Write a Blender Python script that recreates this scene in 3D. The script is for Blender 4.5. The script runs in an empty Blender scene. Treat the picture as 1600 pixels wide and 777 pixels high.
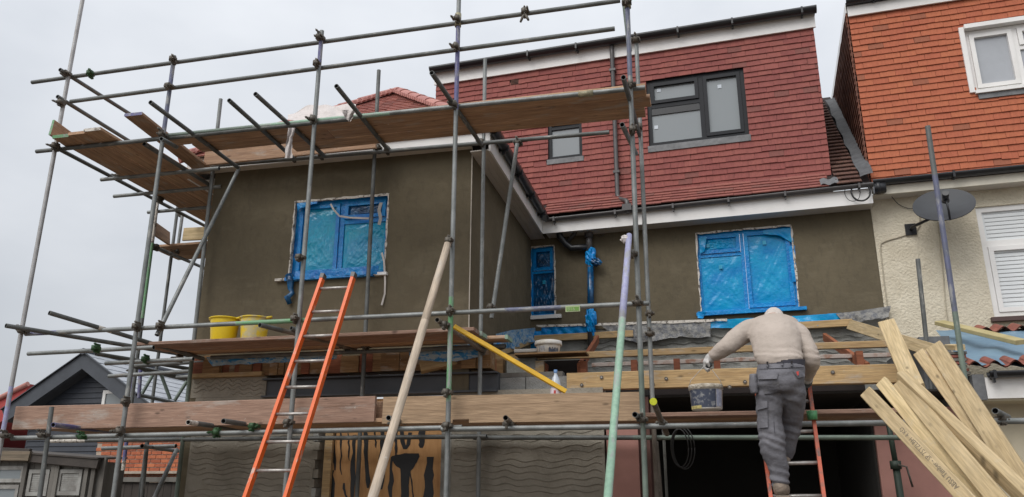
import bpy, bmesh, math, random
from mathutils import Vector, Matrix, noise
random.seed(7)
V = Vector
R = math.radians
scene = bpy.context.scene
COL = scene.collection

# ------------------------------------------------------------------ camera
FPX = 1260.0
PITCH, YAW, ROLL = R(17.15), R(13.2), R(0.18)
CAM = V((0, 0, 1.6))
def _cam_axes():
    cy, sy = math.cos(YAW), math.sin(YAW)
    f = V((-sy*math.cos(PITCH), cy*math.cos(PITCH), math.sin(PITCH)))
    rt = V((cy, sy, 0)); up = rt.cross(f)
    return rt*math.cos(ROLL)+up*math.sin(ROLL), up*math.cos(ROLL)-rt*math.sin(ROLL), f
RT, UP, FW = _cam_axes()
cd = bpy.data.cameras.new('camera'); cam = bpy.data.objects.new('camera', cd); COL.objects.link(cam)
cd.sensor_width = 36; cd.lens = 36*FPX/1600; cd.clip_end = 3000; cd.clip_start = 0.05
cam.matrix_world = Matrix(((RT.x, UP.x, -FW.x, CAM.x), (RT.y, UP.y, -FW.y, CAM.y), (RT.z, UP.z, -FW.z, CAM.z), (0, 0, 0, 1)))
scene.camera = cam

# ------------------------------------------------------------------ world (overcast sky) and soft sun
SUN_EL, SUN_AZ = R(48), R(205)       # azimuth measured clockwise from +Y
w = bpy.data.worlds.new('World'); scene.world = w; w.use_nodes = True
nt = w.node_tree; nt.nodes.clear()
def wn(t): return nt.nodes.new(t)
out = wn('ShaderNodeOutputWorld'); bg = wn('ShaderNodeBackground'); bg2 = wn('ShaderNodeBackground'); add = wn('ShaderNodeAddShader')
sky = wn('ShaderNodeTexSky'); sky.sky_type = 'NISHITA'; sky.sun_disc = False; sky.sun_elevation = SUN_EL; sky.sun_rotation = SUN_AZ
sky.air_density = 1.0; sky.dust_density = 5.0
hs = wn('ShaderNodeHueSaturation'); hs.inputs['Saturation'].default_value = 0.35
nt.links.new(sky.outputs[0], hs.inputs['Color']); nt.links.new(hs.outputs[0], bg.inputs[0]); bg.inputs[1].default_value = 0.05
# cloud deck: pale grey, slowly mottled, a little brighter overhead like any overcast sky
tc = wn('ShaderNodeTexCoord'); sep = wn('ShaderNodeSeparateXYZ'); nt.links.new(tc.outputs['Generated'], sep.inputs[0])
mp = wn('ShaderNodeMapping'); mp.inputs['Scale'].default_value = (1.6, 1.6, 3.2); nt.links.new(tc.outputs['Generated'], mp.inputs[0])
nz = wn('ShaderNodeTexNoise'); nz.inputs['Scale'].default_value = 1.5; nz.inputs['Detail'].default_value = 5; nz.inputs['Roughness'].default_value = 0.5
nt.links.new(mp.outputs[0], nz.inputs['Vector'])
cr = wn('ShaderNodeValToRGB'); cr.color_ramp.elements[0].position = 0.3; cr.color_ramp.elements[1].position = 0.72
cr.color_ramp.elements[0].color = (0.47, 0.50, 0.545, 1); cr.color_ramp.elements[1].color = (0.70, 0.72, 0.75, 1)
nt.links.new(nz.outputs[0], cr.inputs[0])
mr = wn('ShaderNodeMapRange'); mr.inputs['From Min'].default_value = 0.0; mr.inputs['From Max'].default_value = 1.0
mr.inputs['To Min'].default_value = 0.72; mr.inputs['To Max'].default_value = 1.55
nt.links.new(sep.outputs['Z'], mr.inputs['Value'])
nt.links.new(cr.outputs[0], bg2.inputs[0]); nt.links.new(mr.outputs[0], bg2.inputs[1])
nt.links.new(bg.outputs[0], add.inputs[0]); nt.links.new(bg2.outputs[0], add.inputs[1]); nt.links.new(add.outputs[0], out.inputs[0])
sd = bpy.data.lights.new('sun', 'SUN'); so = bpy.data.objects.new('sun', sd); COL.objects.link(so)
sd.energy = 1.4; sd.angle = R(40); sd.color = (1.0, 0.97, 0.93)
sdir = V((math.sin(SUN_AZ)*math.cos(SUN_EL), math.cos(SUN_AZ)*math.cos(SUN_EL), math.sin(SUN_EL)))
so.rotation_euler = sdir.to_track_quat('Z', 'Y').to_euler()
vs = scene.view_settings; vs.view_transform = 'Standard'; vs.look = 'None'; vs.exposure = 0.0; vs.gamma = 1.0

# ------------------------------------------------------------------ picture ray -> point on a real plane
def ray(px, py): return RT*(px-800) - UP*(py-388.5) + FW*FPX
def atY(px, py, Y): d = ray(px, py); return CAM + d*((Y-CAM.y)/d.y)
def atX(px, py, X): d = ray(px, py); return CAM + d*((X-CAM.x)/d.x)
def atZ(px, py, Z): d = ray(px, py); return CAM + d*((Z-CAM.z)/d.z)

class Fr:
    def __init__(s, O, u, v, n): s.O, s.u, s.v, s.n = V(O), V(u).normalized(), V(v).normalized(), V(n).normalized()
    def __call__(s, a, b, c=0.0): return s.O + s.u*a + s.v*b + s.n*c
    def mat(s, a=0, b=0, c=0):
        o = s(a, b, c)
        return Matrix(((s.u.x, s.v.x, s.n.x, o.x), (s.u.y, s.v.y, s.n.y, o.y), (s.u.z, s.v.z, s.n.z, o.z), (0, 0, 0, 1)))
    def uv(s, px, py, off=0.0):
        d = ray(px, py); q = s.O + s.n*off
        p = CAM + d*((q-CAM).dot(s.n)/d.dot(s.n)) - s.O
        return p.dot(s.u), p.dot(s.v)

# ------------------------------------------------------------------ materials
MATS = {}
def mat(name, col, rough=0.8, metal=0.0, var=0.12, scale=3.0, col2=None, bump=0.0, bscale=60.0, stretch=None, island=0.0, spec=0.5,
        trans=0.0, alpha=1.0, detail=6.0, lo=0.35, hi=0.65, coat=0.0):
    if name in MATS: return MATS[name]
    m = bpy.data.materials.new(name); m.use_nodes = True; t = m.node_tree; N = t.nodes.new; L = t.links.new
    b = t.nodes['Principled BSDF']; b.inputs['Roughness'].default_value = rough; b.inputs['Metallic'].default_value = metal
    b.inputs['Specular IOR Level'].default_value = spec; b.inputs['Transmission Weight'].default_value = trans; b.inputs['Alpha'].default_value = alpha
    b.inputs['Coat Weight'].default_value = coat
    c = V(col); c2 = V(col2) if col2 else c*(1-2.2*var)
    tcn = N('ShaderNodeTexCoord'); mpn = N('ShaderNodeMapping'); L(tcn.outputs['Object'], mpn.inputs[0])
    if stretch: mpn.inputs['Scale'].default_value = stretch
    oi = N('ShaderNodeObjectInfo')
    mul = N('ShaderNodeMath'); mul.operation = 'MULTIPLY'; mul.inputs[1].default_value = 37.0; L(oi.outputs['Random'], mul.inputs[0])
    L(mul.outputs[0], mpn.inputs['Location'])
    n1 = N('ShaderNodeTexNoise'); n1.inputs['Scale'].default_value = scale; n1.inputs['Detail'].default_value = detail; n1.inputs['Roughness'].default_value = 0.62
    L(mpn.outputs[0], n1.inputs['Vector'])
    rp = N('ShaderNodeValToRGB'); rp.color_ramp.elements[0].position = lo; rp.color_ramp.elements[1].position = hi
    rp.color_ramp.elements[0].color = (*c2, 1); rp.color_ramp.elements[1].color = (*c, 1); L(n1.outputs[0], rp.inputs[0])
    src = rp.outputs[0]
    if island:
        g = N('ShaderNodeNewGeometry'); a1 = N('ShaderNodeMath'); a1.operation = 'ADD'; L(g.outputs['Random Per Island'], a1.inputs[0]); L(oi.outputs['Random'], a1.inputs[1])
        fr = N('ShaderNodeMath'); fr.operation = 'FRACT'; L(a1.outputs[0], fr.inputs[0])
        mrn = N('ShaderNodeMapRange'); mrn.inputs['To Min'].default_value = 1-island; mrn.inputs['To Max'].default_value = 1+island*0.7; L(fr.outputs[0], mrn.inputs[0])
        hsn = N('ShaderNodeHueSaturation'); L(src, hsn.inputs['Color']); L(mrn.outputs[0], hsn.inputs['Value']); src = hsn.outputs[0]
        mr2 = N('ShaderNodeMapRange'); mr2.inputs['To Min'].default_value = 0.497; mr2.inputs['To Max'].default_value = 0.503; L(fr.outputs[0], mr2.inputs[0]); L(mr2.outputs[0], hsn.inputs['Hue'])
        gt = N('ShaderNodeMath'); gt.operation = 'GREATER_THAN'; gt.inputs[1].default_value = 0.965; L(fr.outputs[0], gt.inputs[0]); sc_ = N('ShaderNodeMath'); sc_.operation = 'MULTIPLY'; sc_.inputs[1].default_value = 0.4 if 'tile' in name else 0.0; L(gt.outputs[0], sc_.inputs[0])
        xd = N('ShaderNodeMix'); xd.data_type = 'RGBA'; L(sc_.outputs[0], xd.inputs[0]); L(src, xd.inputs[6]); xd.inputs[7].default_value = (0.09, 0.06, 0.055, 1); src = xd.outputs[2]
    L(src, b.inputs['Base Color'])
    if bump:
        n2 = N('ShaderNodeTexNoise'); n2.inputs['Scale'].default_value = bscale; n2.inputs['Detail'].default_value = 4; L(mpn.outputs[0], n2.inputs['Vector'])
        bp = N('ShaderNodeBump'); bp.inputs['Strength'].default_value = bump; bp.inputs['Distance'].default_value = 0.02; L(n2.outputs[0], bp.inputs['Height']); L(bp.outputs[0], b.inputs['Normal'])
    MATS[name] = m; return m

def wood(name, col, dark, knots=True, rough=0.75):
    """sawn softwood, grain along the local X axis"""
    if name in MATS: return MATS[name]
    m = mat(name, col, rough, 0, 0.1, 5.0, dark, 0.25, 30.0, (0.35, 5.0, 5.0), 0.24, 0.3, detail=5, lo=0.32, hi=0.66)
    t = m.node_tree; N = t.nodes.new; L = t.links.new; b = t.nodes['Principled BSDF']
    src = b.inputs['Base Color'].links[0].from_socket
    mpn = [x for x in t.nodes if x.type == 'MAPPING'][0]
    wv = N('ShaderNodeTexNoise'); wv.inputs['Scale'].default_value = 14; wv.inputs['Detail'].default_value = 3; L(mpn.outputs[0], wv.inputs['Vector'])
    r2 = N('ShaderNodeMapRange'); r2.inputs['From Min'].default_value = 0.38; r2.inputs['From Max'].default_value = 0.62; r2.inputs['To Min'].default_value = 0.82; r2.inputs['To Max'].default_value = 1.08; L(wv.outputs[0], r2.inputs[0])
    mx = N('ShaderNodeMix'); mx.data_type = 'RGBA'; mx.blend_type = 'MULTIPLY'; mx.inputs[0].default_value = 1.0
    L(src, mx.inputs[6]); L(r2.outputs[0], mx.inputs[7]); src = mx.outputs[2]
    if knots:
        tcn = [x for x in t.nodes if x.type == 'TEX_COORD'][0]; mk = N('ShaderNodeMapping'); mk.inputs['Scale'].default_value = (1.6, 4.2, 1.5); L(tcn.outputs['Object'], mk.inputs[0])
        oi = [x for x in t.nodes if x.type == 'OBJECT_INFO'][0]; ml = N('ShaderNodeMath'); ml.operation = 'MULTIPLY'; ml.inputs[1].default_value = 91.0; L(oi.outputs['Random'], ml.inputs[0]); L(ml.outputs[0], mk.inputs['Location'])
        vo = N('ShaderNodeTexVoronoi'); vo.inputs['Scale'].default_value = 2.2; L(mk.outputs[0], vo.inputs['Vector'])
        r3 = N('ShaderNodeMapRange'); r3.inputs['From Min'].default_value = 0.05; r3.inputs['From Max'].default_value = 0.15; r3.inputs['To Min'].default_value = 0.45; r3.inputs['To Max'].default_value = 1.0; L(vo.outputs['Distance'], r3.inputs[0])
        m3 = N('ShaderNodeMix'); m3.data_type = 'RGBA'; m3.blend_type = 'MULTIPLY'; m3.inputs[0].default_value = 1.0; L(src, m3.inputs[6]); L(r3.outputs[0], m3.inputs[7]); src = m3.outputs[2]
    L(src, b.inputs['Base Color'])
    return m

GALV = mat('galvanised', (0.25, 0.262, 0.258), 0.5, 0.35, 0.2, 6.0, (0.15, 0.16, 0.155), 0.08, 90)
GALVP = mat('galvanised_pale', (0.42, 0.42, 0.42), 0.5, 0.3, 0.2, 6.0, (0.30, 0.29, 0.285), 0.08, 90)
GALVD = mat('galvanised_dull', (0.16, 0.168, 0.165), 0.6, 0.3, 0.2, 5.0, (0.09, 0.095, 0.09), 0.08, 90)
GALVB = mat('galvanised_brown', (0.22, 0.19, 0.16), 0.65, 0.2, 0.2, 5.0, (0.12, 0.10, 0.08), 0.1, 90)
TPUR = mat('tube_purple', (0.085, 0.08, 0.24), 0.55, 0.0, 0.15, 8.0, (0.13, 0.13, 0.22), 0.08, 90)
TLIL = mat('tube_lilac', (0.36, 0.37, 0.52), 0.55, 0.0, 0.15, 25.0, (0.28, 0.28, 0.46), 0.08, 90)
TGRN = mat('tube_green', (0.12, 0.33, 0.14), 0.55, 0.0, 0.15, 8.0, (0.16, 0.28, 0.17), 0.08, 90)
TPGR = mat('tube_pale_green', (0.27, 0.42, 0.31), 0.55, 0.0, 0.15, 25.0, (0.2, 0.33, 0.24), 0.08, 90)
TDGR = mat('tube_grey_green', (0.17, 0.22, 0.18), 0.6, 0.1, 0.15, 6.0, (0.12, 0.15, 0.13), 0.08, 90)
TBLU = mat('tube_slate_blue', (0.12, 0.13, 0.215), 0.55, 0.1, 0.15, 8.0, (0.11, 0.12, 0.15), 0.08, 90)
CLAMP = mat('coupler_steel', (0.16, 0.15, 0.13), 0.6, 0.5, 0.25, 30, (0.09, 0.075, 0.06), 0.2, 80)
CLAMPG = mat('coupler_green', (0.035, 0.10, 0.035), 0.6, 0, 0.2, 30, None, 0.2, 80)
HOLE = mat('dark_inside', (0.01, 0.01, 0.01), 0.9, 0, 0)
RENDER = mat('fresh_render', (0.154, 0.129, 0.086), 0.9, 0, 0.1, 1.6, (0.120, 0.100, 0.067), 0.45, 11, spec=0.15, lo=0.3, hi=0.7)
SCRATCH = mat('scratch_coat', (0.34, 0.312, 0.26), 0.92, 0, 0.1, 2.0, (0.26, 0.238, 0.195), 0.4, 40, spec=0.15)
SCRATCHG = mat('grey_scratch_coat', (0.36, 0.36, 0.335), 0.92, 0, 0.1, 3.0, (0.26, 0.26, 0.24), 0.4, 40, spec=0.15)
WHITE = mat('white_upvc', (0.80, 0.79, 0.77), 0.35, 0, 0.03, 2.0)
SOFFIT = mat('soffit_board', (0.62, 0.58, 0.52), 0.5, 0, 0.05, 4.0)
BLACKP = mat('black_plastic', (0.018, 0.019, 0.022), 0.35, 0, 0.1, 10)
GREYP = mat('grey_plastic', (0.085, 0.08, 0.08), 0.4, 0, 0.1, 10)
ANTH = mat('anthracite_upvc', (0.015, 0.017, 0.021), 0.5, 0, 0.1, 5, spec=0.25)
REDT = mat('red_tile', (0.305, 0.100, 0.085), 0.75, 0, 0.1, 9, (0.24, 0.080, 0.070), 0.2, 70, island=0.10, spec=0.2)
ORGT = mat('orange_tile', (0.46, 0.143, 0.076), 0.75, 0, 0.1, 8, (0.39, 0.122, 0.066), 0.2, 70, island=0.06, spec=0.2)
BRNT = mat('brown_tile', (0.16, 0.08, 0.06), 0.8, 0, 0.1, 8, (0.08, 0.05, 0.042), 0.2, 70, island=0.2, spec=0.25)
CHEEKT = mat('cheek_tile', (0.20, 0.085, 0.055), 0.8, 0, 0.1, 8, (0.13, 0.06, 0.045), 0.2, 70, island=0.15, spec=0.25)
PINKR = mat('pink_ridge', (0.46, 0.205, 0.175), 0.75, 0, 0.1, 7, (0.38, 0.165, 0.14), 0.2, 70, island=0.12)
DECK = mat('roof_underlay', (0.03, 0.022, 0.02), 0.9, 0, 0.1)
LEAD = mat('lead', (0.19, 0.195, 0.20), 0.6, 0.2, 0.15, 6, (0.12, 0.125, 0.13), 0.3, 20)
CREAM = mat('cream_pebbledash', (0.70, 0.64, 0.51), 0.95, 0, 0.08, 3, (0.60, 0.54, 0.42), 1.0, 34, spec=0.1)
CREAMP = mat('cream_paint', (0.62, 0.56, 0.42), 0.8, 0, 0.06, 3)
BRICKO = mat('orange_brick', (0.47, 0.15, 0.07), 0.9, 0, 0.15, 12, (0.36, 0.10, 0.05), 0.5, 60, island=0.2)
MORTAR = mat('mortar', (0.45, 0.38, 0.31), 0.95, 0, 0.1, 20)
BLOCK = mat('concrete_block', (0.25, 0.25, 0.24), 0.95, 0, 0.1, 15, (0.19, 0.19, 0.18), 0.5, 80)
STEEL = mat('grey_primed_steel', (0.062, 0.066, 0.075), 0.55, 0.1, 0.1, 3)
PINKW = mat('pink_plaster', (0.42, 0.215, 0.18), 0.9, 0, 0.1, 2, (0.33, 0.17, 0.14))
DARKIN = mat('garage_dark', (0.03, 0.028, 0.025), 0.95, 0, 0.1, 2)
NAVY = mat('navy_boarding', (0.028, 0.034, 0.047), 0.6, 0, 0.1, 3)
NAVYF = mat('navy_fascia', (0.06, 0.068, 0.082), 0.6, 0, 0.1, 3)
SLATE = mat('pale_slate', (0.38, 0.40, 0.43), 0.6, 0, 0.06, 3, None, 0.1, 20, island=0.06)
REDROOF = mat('red_roof', (0.45, 0.075, 0.065), 0.8, 0, 0.1, 3, None, 0.2, 20, island=0.1)
OLDWOOD = mat('weathered_board', (0.20, 0.19, 0.17), 0.9, 0, 0.2, 3, (0.11, 0.10, 0.088), 0.3, 30, (1, 1, 0.2), 0.15)
DIRT = mat('bare_ground', (0.16, 0.13, 0.10), 0.95, 0, 0.2, 1.5, None, 0.5, 8)
TOEW = wood('toe_board_wood', (0.41, 0.265, 0.195), (0.315, 0.195, 0.14))
SCAFW = wood('scaffold_board_wood', (0.50, 0.32, 0.20), (0.33, 0.20, 0.125))
NEWW = wood('new_timber', (0.61, 0.48, 0.285), (0.47, 0.355, 0.19))
BEAMW = wood('beam_timber', (0.50, 0.35, 0.18), (0.40, 0.265, 0.13))
REDW = wood('stained_joist', (0.29, 0.10, 0.05), (0.20, 0.07, 0.035), False)
OCHW = wood('ochre_joist', (0.31, 0.185, 0.085), (0.20, 0.11, 0.05), False)
POLEW = wood('pole_wood', (0.50, 0.41, 0.32), (0.38, 0.31, 0.24), False)
PLY = mat('plywood', (0.66, 0.38, 0.16), 0.8, 0, 0.15, 4, (0.52, 0.28, 0.11), 0.1, 30, (3, 1, 0.6), 0.1)
BITU = mat('bitumen_paint', (0.010, 0.011, 0.013), 0.45, 0, 0.1, 4)
FILM = mat('blue_film', (0.001, 0.34, 0.60), 0.22, 0, 0.2, 2.2, (0.001, 0.23, 0.56), 0.35, 13, (1, 1, 1.6), spec=0.35)
FILMF = mat('blue_film_on_frame', (0.001, 0.285, 0.66), 0.3, 0, 0.2, 5, (0.001, 0.18, 0.54), 0.6, 26, spec=0.35)
FILMT = mat('teal_film', (0.002, 0.34, 0.50), 0.22, 0, 0.2, 2.2, (0.001, 0.24, 0.46), 0.35, 13, (1, 1, 1.6), spec=0.6)
FILMN = mat('deep_blue_film', (0.001, 0.26, 0.62), 0.28, 0, 0.2, 6, (0.001, 0.14, 0.48), 0.6, 26, spec=0.5)
FILMD = mat('blue_film_dark', (0.006, 0.14, 0.34), 0.18, 0, 0.2, 7, (0.004, 0.045, 0.12), 0.6, 9, spec=0.6, lo=0.42, hi=0.72)
FILMP = mat('pale_blue_sheet', (0.36, 0.45, 0.50), 0.35, 0, 0.2, 13, (0.02, 0.22, 0.50), 0.8, 14, (0.6, 2, 2), lo=0.43, hi=0.53)
TARP = mat('blue_membrane', (0.17, 0.27, 0.35), 0.6, 0, 0.2, 3, (0.12, 0.20, 0.28), 0.5, 8)
NETW = mat('white_netting', (0.62, 0.57, 0.55), 0.8, 0, 0.1, 30, (0.52, 0.48, 0.46), 0.2, 40)
FLASH = mat('scrim_flashing', (0.27, 0.265, 0.25), 0.7, 0, 0.2, 16, (0.14, 0.145, 0.16), 0.6, 40, lo=0.42, hi=0.56)
GLASSD = mat('window_glass', (0.20, 0.225, 0.235), 0.06, 0, 0.02, 1, spec=1.0, bump=0.01, bscale=2)
GLASSL = mat('window_glass_net', (0.40, 0.42, 0.45), 0.1, 0, 0.06, 1.5, spec=0.6)
BLIND = mat('blind_slat', (0.74, 0.77, 0.78), 0.5, 0, 0.03)
MASTIC = mat('daubed_edge', (0.62, 0.58, 0.52), 0.8, 0, 0.3, 22, (0.14, 0.12, 0.10), 0.4, 40, lo=0.38, hi=0.5)
LADO = mat('ladder_orange', (0.76, 0.125, 0.016), 0.4, 0, 0.1, 12, (0.66, 0.11, 0.02), lo=0.3, hi=0.5)
LADR = mat('ladder_worn_orange', (0.52, 0.10, 0.045), 0.5, 0, 0.2, 14, (0.30, 0.10, 0.06), lo=0.35, hi=0.55)
ALU = mat('ladder_rung', (0.48, 0.45, 0.42), 0.4, 0.5, 0.2, 20)
YELB = mat('yellow_tub', (0.78, 0.56, 0.012), 0.4, 0, 0.1, 5, (0.70, 0.49, 0.015))
YELD = mat('dirty_yellow_tub', (0.72, 0.52, 0.03), 0.5, 0, 0.1, 9, (0.52, 0.45, 0.24), lo=0.42, hi=0.55)
YELS = mat('yellow_paint', (0.72, 0.42, 0.02), 0.45, 0, 0.1, 5)
LIME = mat('lime_cap', (0.62, 0.66, 0.02), 0.45, 0, 0.1, 5)
WPL = mat('white_tub', (0.72, 0.71, 0.68), 0.4, 0, 0.1, 12, (0.60, 0.55, 0.46))
LABD = mat('dark_label', (0.28, 0.28, 0.28), 0.5, 0, 0.2, 28, (0.04, 0.05, 0.08), detail=8, lo=0.50, hi=0.68)
DUST = mat('plaster_crust', (0.58, 0.53, 0.44), 0.9, 0, 0.2, 25, (0.30, 0.26, 0.20), 0.8, 50)
PET = mat('clear_bottle', (0.66, 0.73, 0.82), 0.12, 0, 0.02, trans=0.35, spec=0.6)
PETL = mat('bottle_label', (0.70, 0.62, 0.66), 0.5, 0, 0.05)
PETC = mat('bottle_cap', (0.15, 0.28, 0.52), 0.4)
REDI = mat('red_print', (0.55, 0.06, 0.05), 0.6)
INK = mat('stamp_ink', (0.20, 0.165, 0.12), 0.8, 0, .3, 60, (0.07, 0.06, 0.05))
SWEAT = mat('sweatshirt', (0.47, 0.405, 0.355), 0.95, 0, 0.1, 5, (0.40, 0.345, 0.30), 0.35, 30, spec=0.1)
TROUS = mat('work_trousers', (0.180, 0.178, 0.195), 0.95, 0, 0.1, 7, (0.13, 0.128, 0.142), 0.45, 28, spec=0.1)
TROUP = mat('trouser_patch', (0.155, 0.15, 0.155), 0.95, 0, 0.1, 14, (0.10, 0.10, 0.115), 0.4, 60, spec=0.1)
BELT = mat('dark_belt', (0.035, 0.033, 0.045), 0.8)
GLOVE = mat('glove_knit', (0.56, 0.54, 0.52), 0.9, 0, 0.1, 20, (0.42, 0.41, 0.40), 0.4, 80)
GLOVED = mat('glove_rubber', (0.07, 0.085, 0.09), 0.7, 0, 0.1, 20)
SKIN = mat('skin', (0.48, 0.28, 0.20), 0.6)
HAIR = mat('hair', (0.06, 0.045, 0.035), 0.9)
CAPM = mat('knit_cap', (0.62, 0.56, 0.51), 0.95, 0, 0.1, 12, None, 0.4, 80)
BOOT = mat('dusty_boot', (0.30, 0.24, 0.19), 0.9, 0, 0.2, 18, (0.17, 0.14, 0.11), 0.4, 50)
DISH = mat('dish_grey', (0.05, 0.054, 0.06), 0.6, 0, 0.1, 4)
STICK = mat('sticker', (0.62, 0.68, 0.74), 0.5)
STICKB = mat('sticker_under_film', (0.02, 0.36, 0.58), 0.4)
TAGG = mat('green_tag', (0.14, 0.30, 0.04), 0.5)
TAGT = mat('tag_print', (0.40, 0.47, 0.26), 0.5)
WTAPE = mat('loose_tape', (0.56, 0.52, 0.48), 0.6)

def splash(m, col, scale, lo, hi, amt=1.0, stretch=(1, 1, 1), detail=6, rough=None):
    """lay irregular stains of another colour over a material (dirt, mortar, rust, damp)"""
    t = m.node_tree; N = t.nodes.new; L = t.links.new; b = t.nodes['Principled BSDF']; src = b.inputs['Base Color'].links[0].from_socket
    tcn = N('ShaderNodeTexCoord'); mpn = N('ShaderNodeMapping'); mpn.inputs['Scale'].default_value = stretch; L(tcn.outputs['Object'], mpn.inputs[0])
    oi = N('ShaderNodeObjectInfo'); ml = N('ShaderNodeMath'); ml.operation = 'MULTIPLY'; ml.inputs[1].default_value = 53.0+scale; L(oi.outputs['Random'], ml.inputs[0]); L(ml.outputs[0], mpn.inputs['Location'])
    n = N('ShaderNodeTexNoise'); n.inputs['Scale'].default_value = scale; n.inputs['Detail'].default_value = detail; n.inputs['Roughness'].default_value = 0.65; L(mpn.outputs[0], n.inputs['Vector'])
    r = N('ShaderNodeMapRange'); r.inputs['From Min'].default_value = lo; r.inputs['From Max'].default_value = hi; r.inputs['To Max'].default_value = amt; L(n.outputs[0], r.inputs[0])
    x = N('ShaderNodeMix'); x.data_type = 'RGBA'; L(r.outputs[0], x.inputs[0]); L(src, x.inputs[6]); x.inputs[7].default_value = (*col, 1); L(x.outputs[2], b.inputs['Base Color'])
for m_ in (GALV, GALVD, GALVB, GALVP, TDGR): splash(m_, (0.46, 0.44, 0.40), 16, 0.60, 0.70, 0.6, (0.25, 1, 1)); splash(m_, (0.14, 0.08, 0.045), 9, 0.62, 0.74, 0.6, (0.4, 1, 1))
for m_ in (TPUR, TGRN, TBLU, TLIL, TPGR): splash(m_, (0.30, 0.30, 0.29), 14, 0.50, 0.60, 0.85, (0.3, 1, 1)); splash(m_, (0.50, 0.48, 0.44), 30, 0.64, 0.72, 0.6, (0.3, 1, 1))
splash(RENDER, (0.085, 0.073, 0.052), 0.55, 0.48, 0.72, 0.5); splash(RENDER, (0.185, 0.158, 0.11), 2.2, 0.52, 0.70, 0.5, (1, 1, 1.8)); splash(RENDER, (0.095, 0.082, 0.058), 9, 0.52, 0.70, 0.5, (1.8, 1.8, 0.7)); splash(RENDER, (0.18, 0.16, 0.12), 26, 0.66, 0.74, 0.5)
for m_ in (SCRATCH, SCRATCHG): splash(m_, (0.15, 0.135, 0.11), 1.3, 0.48, 0.68, 0.6); splash(m_, (0.38, 0.36, 0.32), 7, 0.60, 0.74, 0.6)
for m_ in (SCAFW, TOEW, BEAMW, OCHW, POLEW): splash(m_, (0.42, 0.39, 0.35), 5, 0.55, 0.68, 0.6, (0.5, 1.5, 1.5)); splash(m_, (0.52, 0.50, 0.46), 24, 0.66, 0.72, 0.7); splash(m_, (0.10, 0.07, 0.05), 3, 0.58, 0.75, 0.5, (0.4, 2, 2))
splash(NEWW, (0.40, 0.27, 0.13), 2.5, 0.60, 0.75, 0.5, (0.3, 3, 3)); splash(NEWW, (0.44, 0.41, 0.34), 6, 0.60, 0.72, 0.4)
splash(LADO, (0.50, 0.42, 0.36), 13, 0.60, 0.66, 0.8, (0.4, 1, 1)); splash(LADR, (0.10, 0.08, 0.07), 14, 0.55, 0.63, 0.8, (0.4, 1, 1)); splash(WHITE, (0.55, 0.53, 0.48), 1.6, 0.52, 0.75, 0.5)
splash(CREAM, (0.50, 0.45, 0.35), 0.8, 0.48, 0.72, 0.6); splash(PLY, (0.28, 0.13, 0.05), 2.2, 0.56, 0.70, 0.7, (2, 2, 0.5))
splash(REDT, (0.17, 0.055, 0.05), 0.9, 0.50, 0.75, 0.5); splash(ORGT, (0.33, 0.10, 0.055), 0.9, 0.52, 0.75, 0.45); splash(SWEAT, (0.36, 0.31, 0.27), 4, 0.55, 0.75, 0.5); splash(TROUS, (0.24, 0.23, 0.22), 9, 0.60, 0.74, 0.5); splash(YELD, (0.55, 0.50, 0.38), 11, 0.56, 0.64, 0.8)
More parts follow.
